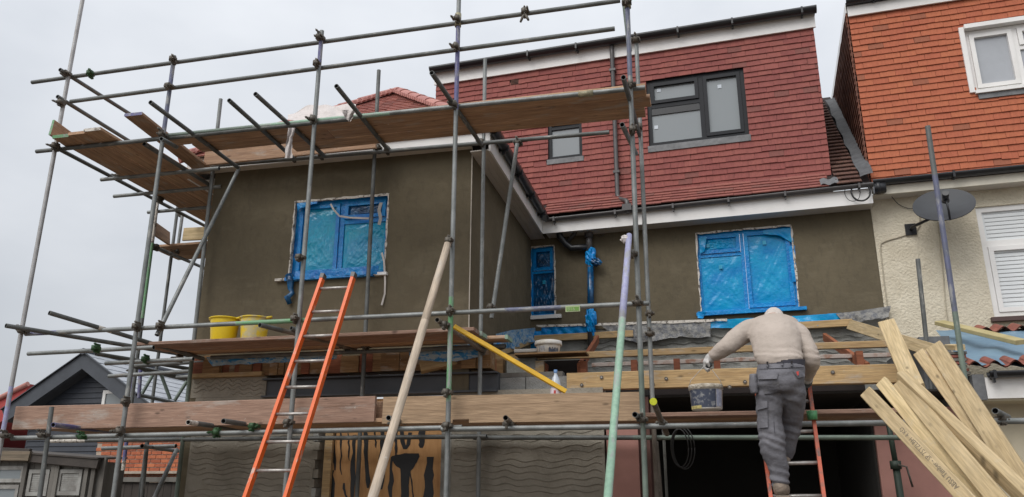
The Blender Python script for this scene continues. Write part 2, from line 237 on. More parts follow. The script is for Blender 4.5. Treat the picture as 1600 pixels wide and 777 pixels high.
# ------------------------------------------------------------------ mesh + object helpers
class MB:
    def __init__(s): s.v, s.f, s.m, s.sm, s.mats = [], [], [], [], []
    def mi(s, m):
        if m not in s.mats: s.mats.append(m)
        return s.mats.index(m)
    def face(s, idx, m, sm=False): s.f.append(idx); s.m.append(s.mi(m)); s.sm.append(sm)
    def poly(s, pts, m): i = len(s.v); s.v += [V(p) for p in pts]; s.face(list(range(i, i+len(pts))), m)
    def hexa(s, p, m):
        """8 corners: 4 of one face in order, then the 4 opposite"""
        i = len(s.v); s.v += [V(q) for q in p]
        for f in ((0, 1, 2, 3), (7, 6, 5, 4), (0, 4, 5, 1), (1, 5, 6, 2), (2, 6, 7, 3), (3, 7, 4, 0)): s.face([i+k for k in f], m)
    def fbox(s, fr, u0, u1, v0, v1, n0, n1, m):
        s.hexa([fr(u0, v0, n0), fr(u1, v0, n0), fr(u1, v1, n0), fr(u0, v1, n0), fr(u0, v0, n1), fr(u1, v0, n1), fr(u1, v1, n1), fr(u0, v1, n1)], m)
    def box(s, x0, x1, y0, y1, z0, z1, m): s.fbox(WF, x0, x1, y0, y1, z0, z1, m)
    def cyl(s, p0, p1, r0, m, r1=None, n=12, cap=True, hollow=None):
        p0, p1 = V(p0), V(p1); r1 = r0 if r1 is None else r1
        d = (p1-p0).normalized(); a = d.orthogonal().normalized(); b = d.cross(a)
        def ring(c, r): i = len(s.v); s.v += [c + (a*math.cos(2*math.pi*k/n)+b*math.sin(2*math.pi*k/n))*r for k in range(n)]; return i
        def band(i, j, mm, sm=True):
            for k in range(n): s.face([i+k, i+(k+1) % n, j+(k+1) % n, j+k], mm, sm)
        i, j = ring(p0, r0), ring(p1, r1); band(i, j, m)
        if hollow:
            for (e, o, sg, rr) in ((p0, i, 1, r0), (p1, j, -1, r1)):
                k1 = ring(e, rr*0.8); k2 = ring(e+d*sg*0.12, rr*0.8)
                band(o, k1, m, False); band(k1, k2, hollow); s.face([k2+k for k in range(n)], hollow)
        elif cap: s.face([i+k for k in range(n)][::-1], m); s.face([j+k for k in range(n)], m)
    def path(s, pts, r, m, n=8, closed_caps=True):
        pts = [V(p) for p in pts]; rs = r if isinstance(r, (list, tuple)) else [r]*len(pts); prev = None; a = None
        for k, p in enumerate(pts):
            d = (pts[min(k+1, len(pts)-1)]-pts[max(k-1, 0)]).normalized()
            a = d.orthogonal().normalized() if a is None else (a-d*a.dot(d)).normalized()
            b = d.cross(a); i = len(s.v)
            s.v += [p+(a*math.cos(2*math.pi*q/n)+b*math.sin(2*math.pi*q/n))*rs[k] for q in range(n)]
            if prev is not None:
                for q in range(n): s.face([prev+q, prev+(q+1) % n, i+(q+1) % n, i+q], m, True)
            elif closed_caps: s.face([i+q for q in range(n)][::-1], m)
            prev = i
        if closed_caps: s.face([prev+q for q in range(n)], m)
    def lathe(s, o, prof, ms, n=24, axis=V((0, 0, 1)), sm=True):
        a = axis.orthogonal().normalized(); b = axis.cross(a); prev = None
        if not isinstance(ms, (list, tuple)): ms = [ms]*(len(prof)-1)
        for k, (r, h) in enumerate(prof):
            i = len(s.v); s.v += [V(o)+axis*h+(a*math.cos(2*math.pi*q/n)+b*math.sin(2*math.pi*q/n))*r for q in range(n)]
            if prev is not None:
                for q in range(n): s.face([prev+q, prev+(q+1) % n, i+(q+1) % n, i+q], ms[k-1], sm)
            prev = i
    def grid(s, fn, nu, nv, m, sm=True):
        i = len(s.v); s.v += [V(fn(a/nu, b/nv)) for b in range(nv+1) for a in range(nu+1)]
        for b in range(nv):
            for a in range(nu): q = i+b*(nu+1)+a; s.face([q, q+1, q+nu+2, q+nu+1], m, sm)
    def mesh(s, name):
        me = bpy.data.meshes.new(name); me.from_pydata([tuple(p) for p in s.v], [], s.f)
        for m in s.mats: me.materials.append(m)
        me.polygons.foreach_set('material_index', s.m); me.polygons.foreach_set('use_smooth', s.sm); me.update()
        return me
WF = Fr((0, 0, 0), (1, 0, 0), (0, 1, 0), (0, 0, 1))
I4 = Matrix.Identity(4)
WM = {}
def link(o, M=I4, parent=None):
    COL.objects.link(o)
    if parent: o.parent = parent; o.matrix_basis = WM[parent].inverted() @ M
    else: o.matrix_basis = M
    WM[o] = M.copy(); return o
def tag(o, label=None, cat=None, group=None, kind=None):
    for k, x in (('label', label), ('category', cat), ('group', group), ('kind', kind)):
        if x: o[k] = x
    return o
def thing(name, loc, label, cat, group=None):
    o = bpy.data.objects.new(name, None); o.empty_display_size = 0.2; link(o, Matrix.Translation(V(loc))); return tag(o, label, cat, group)
def obj(name, mb, parent=None, M=I4, label=None, kind=None):
    me = mb if isinstance(mb, bpy.types.Mesh) else mb.mesh(name)
    return tag(link(bpy.data.objects.new(name, me), M, parent), label, None, None, kind)
def solo(name, mb, label, cat, group=None, M=None):
    """a thing that is one mesh; its origin goes to the middle of its base"""
    if M is None and isinstance(mb, MB):
        xs = [p.x for p in mb.v]; ys = [p.y for p in mb.v]; zs = [p.z for p in mb.v]
        c = V(((min(xs)+max(xs))/2, (min(ys)+max(ys))/2, min(zs))); mb.v = [p-c for p in mb.v]; M = Matrix.Translation(c)
    return tag(obj(name, mb, None, M or I4), label, cat, group)

def basis(p0, p1, up):
    """local X along p0->p1, local Z as near up as can be; origin p0"""
    p0, p1 = V(p0), V(p1); x = (p1-p0).normalized(); z = (V(up)-x*V(up).dot(x)).normalized(); y = z.cross(x)
    return Matrix(((x.x, y.x, z.x, p0.x), (x.y, y.y, z.y, p0.y), (x.z, y.z, z.z, p0.z), (0, 0, 0, 1))), (p1-p0).length
def plank_mb(L, wd, th, m, endm=None, jag=0.0, rnd=None):
    """a sawn board: X 0..L, Y -w/2..w/2, Z 0..t, softened long edges, faint twist"""
    b = MB(); r = min(0.006, th*0.15); N = max(2, int(L/0.6)); rng = rnd or random
    sec = [(-wd/2+r, 0), (wd/2-r, 0), (wd/2, r), (wd/2, th-r), (wd/2-r, th), (-wd/2+r, th), (-wd/2, th-r), (-wd/2, r)]
    ph = rng.random()*6; prev = None
    for k in range(N+1):
        x = L*k/N; bow = 0.004*math.sin(ph+x*1.1); i = len(b.v)
        for (y, z) in sec:
            j = rng.uniform(-jag, jag) if k in (0, N) else 0
            b.v.append(V((x+j, y+bow, z+bow*0.5)))
        if prev is not None:
            for q in range(8): b.face([prev+q, prev+(q+1) % 8, i+(q+1) % 8, i+q], m)
        else: b.face([i+q for q in range(8)][::-1], endm or m)
        prev = i
    b.face([prev+q for q in range(8)], endm or m); return b
def plank(name, p0, p1, up, wd, th, m, parent=None, endm=None, jag=0.0, label=None):
    M, L = basis(p0, p1, up); return obj(name, plank_mb(L, wd, th, m, endm, jag), parent, M, label)
def tplank(name, p0, p1, up, wd, th, m, label, cat, group=None, endm=None, jag=0.0):
    o = plank(name, p0, p1, up, wd, th, m, None, endm, jag); return tag(o, label, cat, group)
def text_mesh(s, size, m, name):
    cu = bpy.data.curves.new(name, 'FONT'); cu.body = s; cu.size = size; cu.align_x = 'LEFT'; cu.resolution_u = 2
    o = bpy.data.objects.new(name, cu); COL.objects.link(o)
    me = bpy.data.meshes.new_from_object(o.evaluated_get(bpy.context.evaluated_depsgraph_get())); me.name = name
    bpy.data.objects.remove(o); bpy.data.curves.remove(cu); me.materials.clear(); me.materials.append(m); return me
# ------------------------------------------------------------------ frames of the big planes
PSI = R(-4)
UM = V((math.cos(PSI), math.sin(PSI), 0)); NM = V((math.sin(PSI), -math.cos(PSI), 0)); Z = V((0, 0, 1))
FE = Fr((-5.98, 8.6, 0), (1, 0, 0), Z, (0, -1, 0))                 # front wall of the projecting wing
FM = Fr((-2.58, 12.0, 0), UM, Z, NM)                               # recessed main wall, runs on into the neighbour
FD = Fr(V((-2.58, 12.0, 0))-NM*0.05, UM, Z, NM)                    # tile-hung dormer fronts

def project(p):
    d = p-CAM; z = d.dot(FW); return 800+FPX*d.dot(RT)/z, 388.5-FPX*d.dot(UP)/z
def seen(p): x, y = project(p); return -20 < x < 1620 and -20 < y < 797
def tile_verts(h=0.16, t=0.016, lift=0.022):
    return [(0, 0, lift), (1, 0, lift), (1, h, 0.003), (0, h, 0.003), (0, 0, lift+t), (1, 0, lift+t), (1, h, t+0.003), (0, h, t+0.003)]
HEX = ((3, 2, 1, 0), (4, 5, 6, 7), (0, 1, 5, 4), (1, 2, 6, 5), (2, 3, 7, 6), (3, 0, 4, 7))
def tiles(parent, fr, v0, v1, gauge, tw, spans, m, quota, name='tile', gap=0.003, lift=0.028, h=None):
    """rows of plain tiles on a plane; the nearest `quota` are separate parts, the rest one joined part"""
    tv = tile_verts(h or gauge*1.55, lift=lift); lst = []; row = 0; v = v0
    while v < v1-0.02:
        rj = random.uniform(-0.004, 0.004)
        for (a, b) in spans(v):
            u = a - (tw/2 if row % 2 else 0)*(1 if a > -50 else 1)
            while u < b-0.01:
                s, e = max(u, a), min(u+tw, b)
                if e-s > 0.02: lst.append((s, v+rj, e-s))
                u += tw
        row += 1; v += gauge
    me = bpy.data.meshes.new(name); me.from_pydata(tv, [], HEX); me.materials.append(m)
    def key(t): p = fr(t[0]+t[2]/2, t[1], 0); return (p-CAM).length + (0 if seen(p) else 1000)
    lst.sort(key=key); rest = MB()
    for k, (u, v, wd) in enumerate(lst):
        slip = -random.uniform(0.006, 0.016) if random.random() < 0.035 else 0.0
        M = fr.mat(u+random.uniform(0, gap), v+slip+random.uniform(-0.004, 0.004), random.uniform(0, 0.004)) @ Matrix.Rotation(random.uniform(-0.012, 0.012)+slip*1.5, 4, 'Z') @ Matrix.Diagonal((wd-gap, 1, 1, 1))
        if k < quota: obj(name, me, parent, M)
        else:
            i = len(rest.v); rest.v += [M @ V(q) for q in tv]
            for f in HEX: rest.face([i+q for q in f], m)
    if rest.v: obj(name+'_courses', rest, parent, kind='stuff')
def cut(a, b, holes, v, h):
    """pieces of a..b left between openings that row v..v+h touches"""
    segs = [(a, b)]
    for (u0, u1, w0, w1) in holes:
        if v+h*0.6 > w0 and v+h*0.3 < w1:
            n = []
            for (s, e) in segs:
                if u1 <= s or u0 >= e: n.append((s, e)); continue
                if u0 > s: n.append((s, u0))
                if u1 < e: n.append((u1, e))
            segs = n
    return segs
def wall_mb(fr, u0, u1, v0, v1, holes, depth, m, reveal=None, sub=None):
    b = MB(); us = sorted({u0, u1, *[h[0] for h in holes], *[h[1] for h in holes]}); vs_ = sorted({v0, v1, *[h[2] for h in holes], *[h[3] for h in holes]})
    for i in range(len(us)-1):
        for j in range(len(vs_)-1):
            cu, cv = (us[i]+us[i+1])/2, (vs_[j]+vs_[j+1])/2
            if any(h[0] < cu < h[1] and h[2] < cv < h[3] for h in holes): continue
            b.poly([fr(us[i], vs_[j]), fr(us[i+1], vs_[j]), fr(us[i+1], vs_[j+1]), fr(us[i], vs_[j+1])], m)
    rv = reveal or m
    for (a, c, d, e) in holes:
        for q in (((a, d), (a, e)), ((c, e), (c, d)), ((a, e), (c, e)), ((c, d), (a, d))):
            b.poly([fr(*q[0]), fr(*q[1]), fr(*q[1], -depth), fr(*q[0], -depth)], rv)
    # outer returns so the wall has a thickness
    for q in (((u0, v1), (u0, v0)), ((u1, v0), (u1, v1)), ((u0, v0), (u1, v0)), ((u1, v1), (u0, v1))):
        b.poly([fr(*q[0]), fr(*q[1]), fr(*q[1], -0.25), fr(*q[0], -0.25)], m)
    return b
def wrinkled(fr, u0, u1, v0, v1, n0, amp, m, nu=16, nv=16, seed=0.0):
    nu, nv = max(nu, 44), max(nv, 44)
    b = MB()
    def fn(a, c):
        u, v = u0+(u1-u0)*a, v0+(v1-v0)*c; ed = min(1, min(a, 1-a, c, 1-c)*8)
        q = noise.noise(V((u*4.0+seed, v*4.0, seed)))*0.7
        for (cu, cv, k_) in ((0, 0, 1.0), (1, 0, 1.2), (0, 1, 0.7), (1, 1, 0.8), (0.5, 0, 0.5)):     # creases pulled out from the corners
            du_, dv_ = (a-cu)*(u1-u0), (c-cv)*(v1-v0); rr = math.hypot(du_, dv_)+1e-4; an = math.atan2(abs(dv_), abs(du_))
            w_ = noise.noise(V((an*9+seed+cu*5, cv*7+seed, rr*2)))
            q += k_*(1-min(1, abs(w_)*3.2))*math.exp(-rr*2.0)*min(1, rr*9)*0.55
        q += 0.35*(1-min(1, abs(noise.noise(V((u*6-v*5+seed, (u+v)*1.6, seed+9))))*4))
        return fr(u, v, n0+amp*q*ed)
    b.grid(fn, nu, nv, m); return b
def ribs(fr, spans, v0, v1, step, m, parent, amp=0.022, wl=0.26, seed=1.0, name='comb_ridges'):
    rr_ = random.Random(int(seed*10))
    """the wavy ridges that a scratch comb leaves in a base coat, raised a few millimetres"""
    b = MB(); v = v0; k = 0
    while v < v1:
        for (a, c) in spans:
            n = max(3, int((c-a)/0.035)); ph = noise.noise(V((v*3, seed, 0)))*2.5; prev = None
            for q in range(n+1):
                u = a+(c-a)*q/n
                y = v+amp*(0.5+0.9*abs(noise.noise(V((u*1.7+seed, v*2.3, 4)))))*math.sin(u*2*math.pi/wl+ph+2.4*noise.noise(V((u*1.6, v*1.1, seed))))+0.045*noise.noise(V((u*1.1, v*1.4, seed)))
                w_ = 0.009*(0.5+abs(noise.noise(V((u*7, v*9, seed+2))))*1.6)
                pk = fr(u, y, 0.008); lo_, hi_ = fr(u, y-w_, -0.002), fr(u, y+w_*0.5, -0.002)
                i = len(b.v); b.v += [lo_, pk, hi_]
                if noise.noise(V((u*2.3+seed*3, v*6.1, 7))) > 0.34: prev = None; continue
                if prev is not None:
                    b.face([prev, i, i+1, prev+1], m); b.face([prev+1, i+1, i+2, prev+2], m)
                prev = i
        v += step*random.uniform(0.8, 1.2); k += 1
    obj(name, b, parent, kind='stuff')

def frame_rect(b, fr, u0, u1, v0, v1, w_, n0, n1, m):
    b.fbox(fr, u0, u0+w_, v0, v1, n0, n1, m); b.fbox(fr, u1-w_, u1, v0, v1, n0, n1, m)
    b.fbox(fr, u0+w_, u1-w_, v0, v0+w_, n0, n1, m); b.fbox(fr, u0+w_, u1-w_, v1-w_, v1, n0, n1, m)
def window(parent, fr, u0, u1, v0, v1, lights, mf, mg, rec=0.07, fw=0.06, label=None, film=False, seedk=0.0, sash=0.045):
    """lights: (u0,u1,v0,v1 as fractions, opening?)"""
    b = MB(); frame_rect(b, fr, u0, u1, v0, v1, fw*0.6, -rec-0.05, -rec, mf)
    W_, H_ = u1-u0, v1-v0
    for (a, c, d, e, op) in lights:
        if a > 0.02: b.fbox(fr, u0+W_*a-fw*0.35, u0+W_*a+fw*0.35, v0+H_*d+(0.037 if d < 0.02 else 0.0), v0+H_*e-(0.037 if e > 0.98 else 0.0005), -rec-0.048, -rec-0.002, mf)
        if d > 0.02: b.fbox(fr, u0+W_*a+(0.037 if a < 0.02 else fw*0.351), u0+W_*c-(0.037 if c > 0.98 else fw*0.351), v0+H_*d-fw*0.35, v0+H_*d+fw*0.35, -rec-0.046, -rec-0.004, mf)
    w0 = obj('window', b, parent, label=label)
    for k, (a, c, d, e, op) in enumerate(lights):
        g = fw*0.36
        ru0, ru1, rv0, rv1 = u0+W_*a+g, u0+W_*c-g, v0+H_*d+g, v0+H_*e-g
        if a < 0.02: ru0 = u0+fw*0.6
        if c > 0.98: ru1 = u1-fw*0.6
        if d < 0.02: rv0 = v0+fw*0.6
        if e > 0.98: rv1 = v1-fw*0.6
        if op:
            s = MB(); frame_rect(s, fr, ru0+0.003, ru1-0.003, rv0+0.003, rv1-0.003, sash, -rec-0.035, -rec+0.016, mf); obj('sash', s, w0)
            ru0 += sash; ru1 -= sash; rv0 += sash; rv1 -= sash
        if film:
            obj('protective_film', wrinkled(fr, ru0, ru1, rv0, rv1, -rec-0.018, 0.016, film if not isinstance(film, list) else film[k], 18, 18, seedk+k*7.7), w0)
        p = MB(); p.fbox(fr, ru0, ru1, rv0, rv1, -rec-0.044, -rec-0.034, mg); obj('pane', p, w0)
    return w0

# ------------------------------------------------------------------ ground and far backdrop
g = MB(); g.grid(lambda a, b: V((-400+800*a, -60+860*b, 0.02*math.sin(a*40))), 20, 20, DIRT); tag(obj('ground', g), None, None, None, 'structure')

# ------------------------------------------------------------------ the house being rebuilt
HOUSE = thing('terraced_house', (-2.0, 9.5, 0), 'terraced house with fresh olive render, blue film on windows and dark red tile-hung dormer', 'house')
# projecting wing: front wall with window
wu0, wv1 = FE.uv(462, 317); wu1, wv0 = FE.uv(600, 426); EW = (wu0-0.01, wu1+0.01, wv0, wv1+0.02)
obj('wall', wall_mb(FE, 0, 3.47, 3.12, 5.66, [EW], 0.14, RENDER, MASTIC), HOUSE)
FS = Fr((-2.505, 8.6, 0), (0, 1, 0), Z, (1, 0, 0))
obj('wall', wall_mb(FS, 0.004, 3.4, 2.6, 5.615, [], 0.1, RENDER), HOUSE)
FL = Fr((-5.983, 12, 0), (0, -1, 0), Z, (-1, 0, 0))
obj('wall', wall_mb(FL, 0, 3.393, 0, 5.612, [], 0.1, RENDER), HOUSE)
b = MB(); b.fbox(FE, 3.461, 3.473, 3.2, 5.62, 0.001, 0.005, mat('bead', (0.5, 0.45, 0.38), 0.6)); obj('corner_bead', b, HOUSE)
w0 = window(HOUSE, FE, *EW, [(0, 0.5, 0, 1, True), (0.5, 1, 0, 0.70, False), (0.5, 1, 0.70, 1, True)], FILMN, GLASSD, 0.07, 0.085, 'window under bright blue protective film with loose white tape', [FILMT, FILMT, FILMD], 3.1)
b = MB(); b.fbox(FE, EW[0]-0.02, EW[1]-0.12, EW[2]-0.045, EW[2]-0.003, -0.1, 0.06, FILMN); obj('sill', b, w0)
b = MB(); b.fbox(FE, EW[0]-0.15, EW[0]-0.022, EW[2]-0.04, EW[2]-0.008, -0.1, 0.055, MASTIC); obj('sill_end', b, w0); b = MB(); b.fbox(FE, EW[1]-0.118, EW[1]+0.04, EW[2]-0.04, EW[2]-0.006, -0.1, 0.055, WHITE); obj('sill_end', b, w0)
def strip_path(name, fr, pts, wd, m, parent, n0=0.03):
    b = MB(); P = [fr(*fr.uv(x, y), n0+0.012*math.sin(k*1.7)) for k, (x, y) in enumerate(pts)]
    for k in range(len(P)-1):
        d = (P[k+1]-P[k]).normalized(); s = d.cross(fr.n)*wd*0.5
        b.poly([P[k]-s, P[k+1]-s, P[k+1]+s, P[k]+s], m); b.poly([P[k]+s-fr.n*.004, P[k+1]+s-fr.n*.004, P[k+1]-s-fr.n*.004, P[k]-s-fr.n*.004], m)
    return obj(name, b, parent)
strip_path('loose_tape', FE, [(518, 320), (524, 330), (532, 339), (548, 341), (578, 343)], 0.022, WTAPE, w0)
strip_path('loose_tape', FE, [(598, 396), (602, 410), (603, 440), (602, 460), (598, 478)], 0.022, WTAPE, w0)
strip_path('loose_tape', FE, [(597, 318), (594, 330), (596, 342), (593, 352)], 0.04, WTAPE, w0)
b = MB()
cpt = [FE(*FE.uv(x, y), 0.05+0.02*math.sin(k*2.1)) for k, (x, y) in enumerate([(455, 432), (458, 442), (456, 452), (460, 460), (453, 467), (455, 476)])]
b.path(cpt, [0.05, 0.045, 0.035, 0.03, 0.04, 0.03], FILMD, 7); obj('film_tail', b, w0)

# main recessed wall
su0, sv1 = FM.uv(828, 386); su1, sv0 = FM.uv(868, 492); SW = (su0, su1, sv0, sv1)
bu0, _ = FM.uv(1092, 425); bu1, _ = FM.uv(1242, 420); _, bv1 = FM.uv(1165, 357.5); _, bv0 = FM.uv(1165, 485.5); BW = (bu0-0.01, bu1+0.01, bv0, bv1)
EU = FM.uv(1370, 400)[0]                                           # party line
obj('wall', wall_mb(FM, -0.3, EU, 4.02, 5.66, [SW, BW], 0.12, RENDER, MASTIC), HOUSE)
w1 = window(HOUSE, FM, *SW, [(0, 1, 0, 0.63, False), (0, 1, 0.63, 1, True)], FILMF, GLASSD, 0.05, 0.06, 'narrow window under dark blue film', [FILMD, FILMD], 9.3, 0.05)
b = MB(); b.fbox(FM, SW[0]-0.05, SW[1]+0.1, SW[2]-0.06, SW[2]-0.003, -0.08, 0.06, WHITE); obj('sill', b, w1)
w2 = window(HOUSE, FM, *BW, [(0, 0.48, 0, 0.71, False), (0, 0.48, 0.71, 1, True), (0.48, 1, 0, 1, True)], FILMF, GLASSD, 0.05, 0.07, 'wide window under bright blue film beside the party line', [FILM, FILM, FILM], 5.2, 0.055)
b = MB(); b.fbox(FM, BW[0]-0.06, BW[1]+0.09, BW[2]-0.05, BW[2]-0.003, -0.08, 0.07, FILMF); obj('sill', b, w2)
for (fr_, win, px, py, s_) in ((FM, w2, 1194, 379, 0.05), (FM, w2, 1126, 417, 0.05), (FM, w2, 1106, 384, 0.045), (FM, w1, 850, 441, 0.05)):
    u, v = fr_.uv(px, py, -0.03); b = MB(); b.fbox(fr_, u-s_/2, u+s_/2, v-s_*0.6, v+s_*0.6, -0.040, -0.036, STICKB); obj('sticker', b, win)
u, v = FM.uv(938, 364); b = MB(); b.lathe(FM(u, v, 0.0), [(0.001, -0.07), (0.045, -0.07), (0.055, 0.004), (0.062, 0.008), (0.066, 0.0)], [HOLE, HOLE, GREYP, GREYP], 14, FM.n); obj('waste_hole', b, HOUSE)
# daubed, ragged bead round the reveals
def ragged(fr, u0, u1, v0, v1, m, parent, seed):
    b = MB(); rng = random.Random(seed)
    for (a, c, d, e) in ((u0-0.006, u0+0.012, v0, v1), (u1-0.012, u1+0.006, v0, v1), (u0+0.014, u1-0.014, v1-0.012, v1+0.005)):
        hor = (c-a) > (e-d); n = int(max(c-a, e-d)/0.07); prev = None
        for k in range(n+1):
            t = k/n
            if hor: x = a+(c-a)*t; p0, p1 = (x, d-rng.uniform(0, .02)), (x, e+rng.uniform(-.008, .004))
            else: y = d+(e-d)*t; p0, p1 = (a-rng.uniform(-0.006, .006), y), (c+rng.uniform(-.01, .012), y)
            i = len(b.v); b.v += [fr(*p0, 0.004), fr(*p1, 0.004), fr(*p1, -0.03)]
            if prev is not None: b.face([prev, i, i+1, prev+1], m); b.face([prev+1, i+1, i+2, prev+2], m)
            prev = i
    obj('daubed_edge', b, parent)
ragged(FE, *EW, MASTIC, w0, 1); ragged(FM, *SW, MASTIC, w1, 2); ragged(FM, *BW, MASTIC, w2, 3)

# eaves of the wing
EZ0, EZ1 = 5.51, 5.73
b = MB(); b.box(-6.30, -2.25, 8.44, 8.47, EZ0+0.10, EZ1+0.07, WHITE); obj('fascia', b, HOUSE)
b = MB(); b.box(-6.27, -2.503, 8.472, 8.598, EZ0+0.105, EZ0+0.12, SOFFIT); obj('soffit', b, HOUSE)
FMU = lambda u, n: FM(u, 0, n)
cornU = (0.33-NM.x*0.30)/UM.x                    # where the two fascias meet
yc = FM(cornU, 0, 0.30).y
b = MB(); b.hexa([(-2.275, 8.472, EZ0), (-2.25, 8.472, EZ0), (-2.25, yc+0.0, EZ0), (-2.275, yc+0.0, EZ0), (-2.275, 8.472, EZ1), (-2.25, 8.472, EZ1), (-2.25, yc, EZ1), (-2.275, yc, EZ1)], WHITE); obj('fascia', b, HOUSE)
sof = MB()
for k in range(3): sof.box(-2.502+k*0.076, -2.502+k*0.076+0.073, 8.473, 11.98, EZ0+0.012+0.001*k, EZ0+0.024+0.001*k, SOFFIT)
obj('soffit', sof, HOUSE)
b = MB(); b.box(-6.30, -6.27, 8.472, 12.0, EZ0, EZ1, WHITE); obj('fascia', b, HOUSE)
b = MB(); b.box(-6.268, -5.985, 8.601, 12.0, EZ0+0.01, EZ0+0.025, SOFFIT); obj('soffit', b, HOUSE)
def gutter(fr, u0, u1, v, n, m, parent, r=0.055, brackets=(), name='gutter', rise=0.0, brd=0.05):
    b = MB(); pr = None; K = 10
    for (u, vv) in ((u0, v), (u1, v+rise)):
        i = len(b.v); b.v += [fr(u, vv-r*math.sin(math.pi*k/K), n+r*math.cos(math.pi*k/K)) for k in range(K+1)] + [fr(u, vv-0.9*r*math.sin(math.pi*k/K), n+0.9*r*math.cos(math.pi*k/K)) for k in range(K+1)]
        if pr is not None:
            for k in range(K): b.face([pr+k, i+k, i+k+1, pr+k+1], m, True); b.face([pr+K+2+k, i+K+2+k, i+K+1+k, pr+K+1+k], m, True)
            b.face([pr, pr+K+1, i+K+1, i], m); b.face([pr+K, i+K, i+2*K+1, pr+2*K+1], m)
        pr = i
    g_ = obj(name, b, parent)
    for bu in brackets:
        c = MB(); vv = v+rise*(bu-u0)/(u1-u0); c.fbox(fr, bu-0.014, bu+0.014, vv-r-0.012, vv+0.008, n-r-0.008, n+r+0.008, m); c.fbox(fr, bu-0.010, bu+0.010, vv-r-brd, vv-r-0.012, n-0.02, n+0.02, m); obj('gutter_bracket', c, g_)
    return g_
FSE = Fr((-2.25, 8.47, 0), (0, 1, 0), Z, (1, 0, 0))
gutter(FSE, -0.1, yc-8.47-0.1, EZ1+0.005, 0.06, BLACKP, HOUSE, 0.06, (0.4, 1.2, 2.0, 2.8))
# main eaves
FV0, FV1 = FM.uv(1000, 350, 0.3)[1], FM.uv(1000, 331, 0.3)[1]
FMW = FM.uv(1363, 305, 0.3)[0]
b = MB(); b.fbox(FM, cornU+0.001, FMW, EZ0, EZ1+0.004, 0.28, 0.30, WHITE); obj('fascia', b, HOUSE)
b = MB(); b.fbox(FM, cornU+0.03, FMW, EZ0+0.012, EZ0+0.026, 0.003, 0.278, SOFFIT); obj('soffit', b, HOUSE)
gutter(FM, cornU+0.06, FMW+0.02, EZ1-0.005, 0.355, GREYP, HOUSE, 0.05, [FM.uv(x, 320, 0.3)[0] for x in (867, 962, 1052, 1139, 1228, 1345)], rise=0.055)

# dormer: tile-hung front
DL = FD.uv(683, 120)[0]; DR = FD.uv(1285, 160)[0]
DB = FD.uv(1100, 310)[1]; DT = FD.uv(1000, 77)[1]
DBt = 5.93
dw0, dv1 = FD.uv(1012, 128); dw1, dv0 = FD.uv(1167, 214); _, t2 = FD.uv(1162, 105)
DW = (FD.uv(1012, 175)[0], FD.uv(1166, 160)[0], FD.uv(1090, 221)[1], FD.uv(1090, 116)[1])
SD = (FD.uv(857, 220)[0], FD.uv(910, 215)[0], FD.uv(884, 248)[1], FD.uv(884, 150)[1])
DORM = obj('dormer_front', wall_mb(FD, DL, DR, DBt-0.1, 8.66, [DW, SD], 0.1, DECK, ANTH), HOUSE)
FASB, FAST = 8.55, 8.83
def dsp(v):
    vb = (805, 128)
    return cut(DL, DR, [DW, SD, VENT, (DW[0]-.02, DW[1]+.02, DW[2]-0.12, DW[2]), (SD[0]-.02, SD[1]+.02, SD[2]-0.12, SD[2])], v, 0.1)
vu, vv = FD.uv(805, 129); VENT = (vu-0.07, vu+0.07, vv-0.06, vv+0.06)
tiles(DORM, FD, DBt-0.02, FASB, 0.0975, 0.21, dsp, REDT, 300)
b = MB(); b.fbox(FD, VENT[0], VENT[1], VENT[2], VENT[3], 0.005, 0.035, BRNT); 
for k in range(4): b.fbox(FD, VENT[0]+0.01, VENT[1]-0.01, VENT[2]+0.015+k*0.026, VENT[2]+0.028+k*0.026, 0.035, 0.043, BRNT)
obj('air_vent', b, HOUSE)
b = MB(); b.fbox(FD, DL-0.02, DR+0.03, FASB, FAST, 0.045, 0.075, WHITE); obj('fascia', b, HOUSE)
# flat roof and end returns of the dormer
b = MB(); b.fbox(FD, DL-0.03, DR+0.05, FAST+0.003, FAST+0.02, -4.2, 0.07, BLACKP); obj('flat_roof', b, HOUSE)
b = MB(); b.poly([FD(DR, 5.8, -0.01), FD(DR, 8.6, -0.01), FD(DR, 8.6, -3.2)], CHEEKT); b.poly([FD(DL, 5.8, -0.01), FD(DL, 8.6, -3.2), FD(DL, 8.6, -0.01)], CHEEKT); obj('dormer_cheek', b, HOUSE)
gutter(FD, DL-0.06, DR+0.06, FAST-0.005, 0.165, BLACKP, HOUSE, 0.085, [FD.uv(x, 80, 0.08)[0] for x in (828, 903, 1062, 1148, 1259)], brd=0.03)
# dormer windows
dwin = window(HOUSE, FD, *DW, [(0, 0.56, 0, 0.60, False), (0, 0.56, 0.60, 1, True), (0.56, 1, 0, 1, True)], ANTH, GLASSD, 0.0, 0.10, None, None, 0, 0.055)
b = MB(); b.fbox(FD, DW[0]+0.062, DW[0]+(DW[1]-DW[0])*0.56-0.04, DW[2]+(DW[3]-DW[2])*0.60-0.15, DW[2]+(DW[3]-DW[2])*0.60-0.04, -0.033, -0.012, BLACKP); obj('dark_vent_gap', b, dwin)  # black strip put in for the dark inside below the ajar top light
b = MB(); b.fbox(FD, DW[0]-0.02, DW[1]+0.02, DW[2]-0.11, DW[2]-0.006, 0.012, 0.05, LEAD); obj('lead_apron', b, dwin)
swin = window(HOUSE, FD, *SD, [(0, 1, 0, 0.5, False), (0, 1, 0.5, 1, True)], ANTH, GLASSD, 0.0, 0.09, None, None, 0, 0.045)
b = MB(); b.fbox(FD, SD[0]-0.02, SD[1]+0.02, SD[2]-0.09, SD[2]-0.006, 0.012, 0.05, LEAD); obj('lead_apron', b, swin)
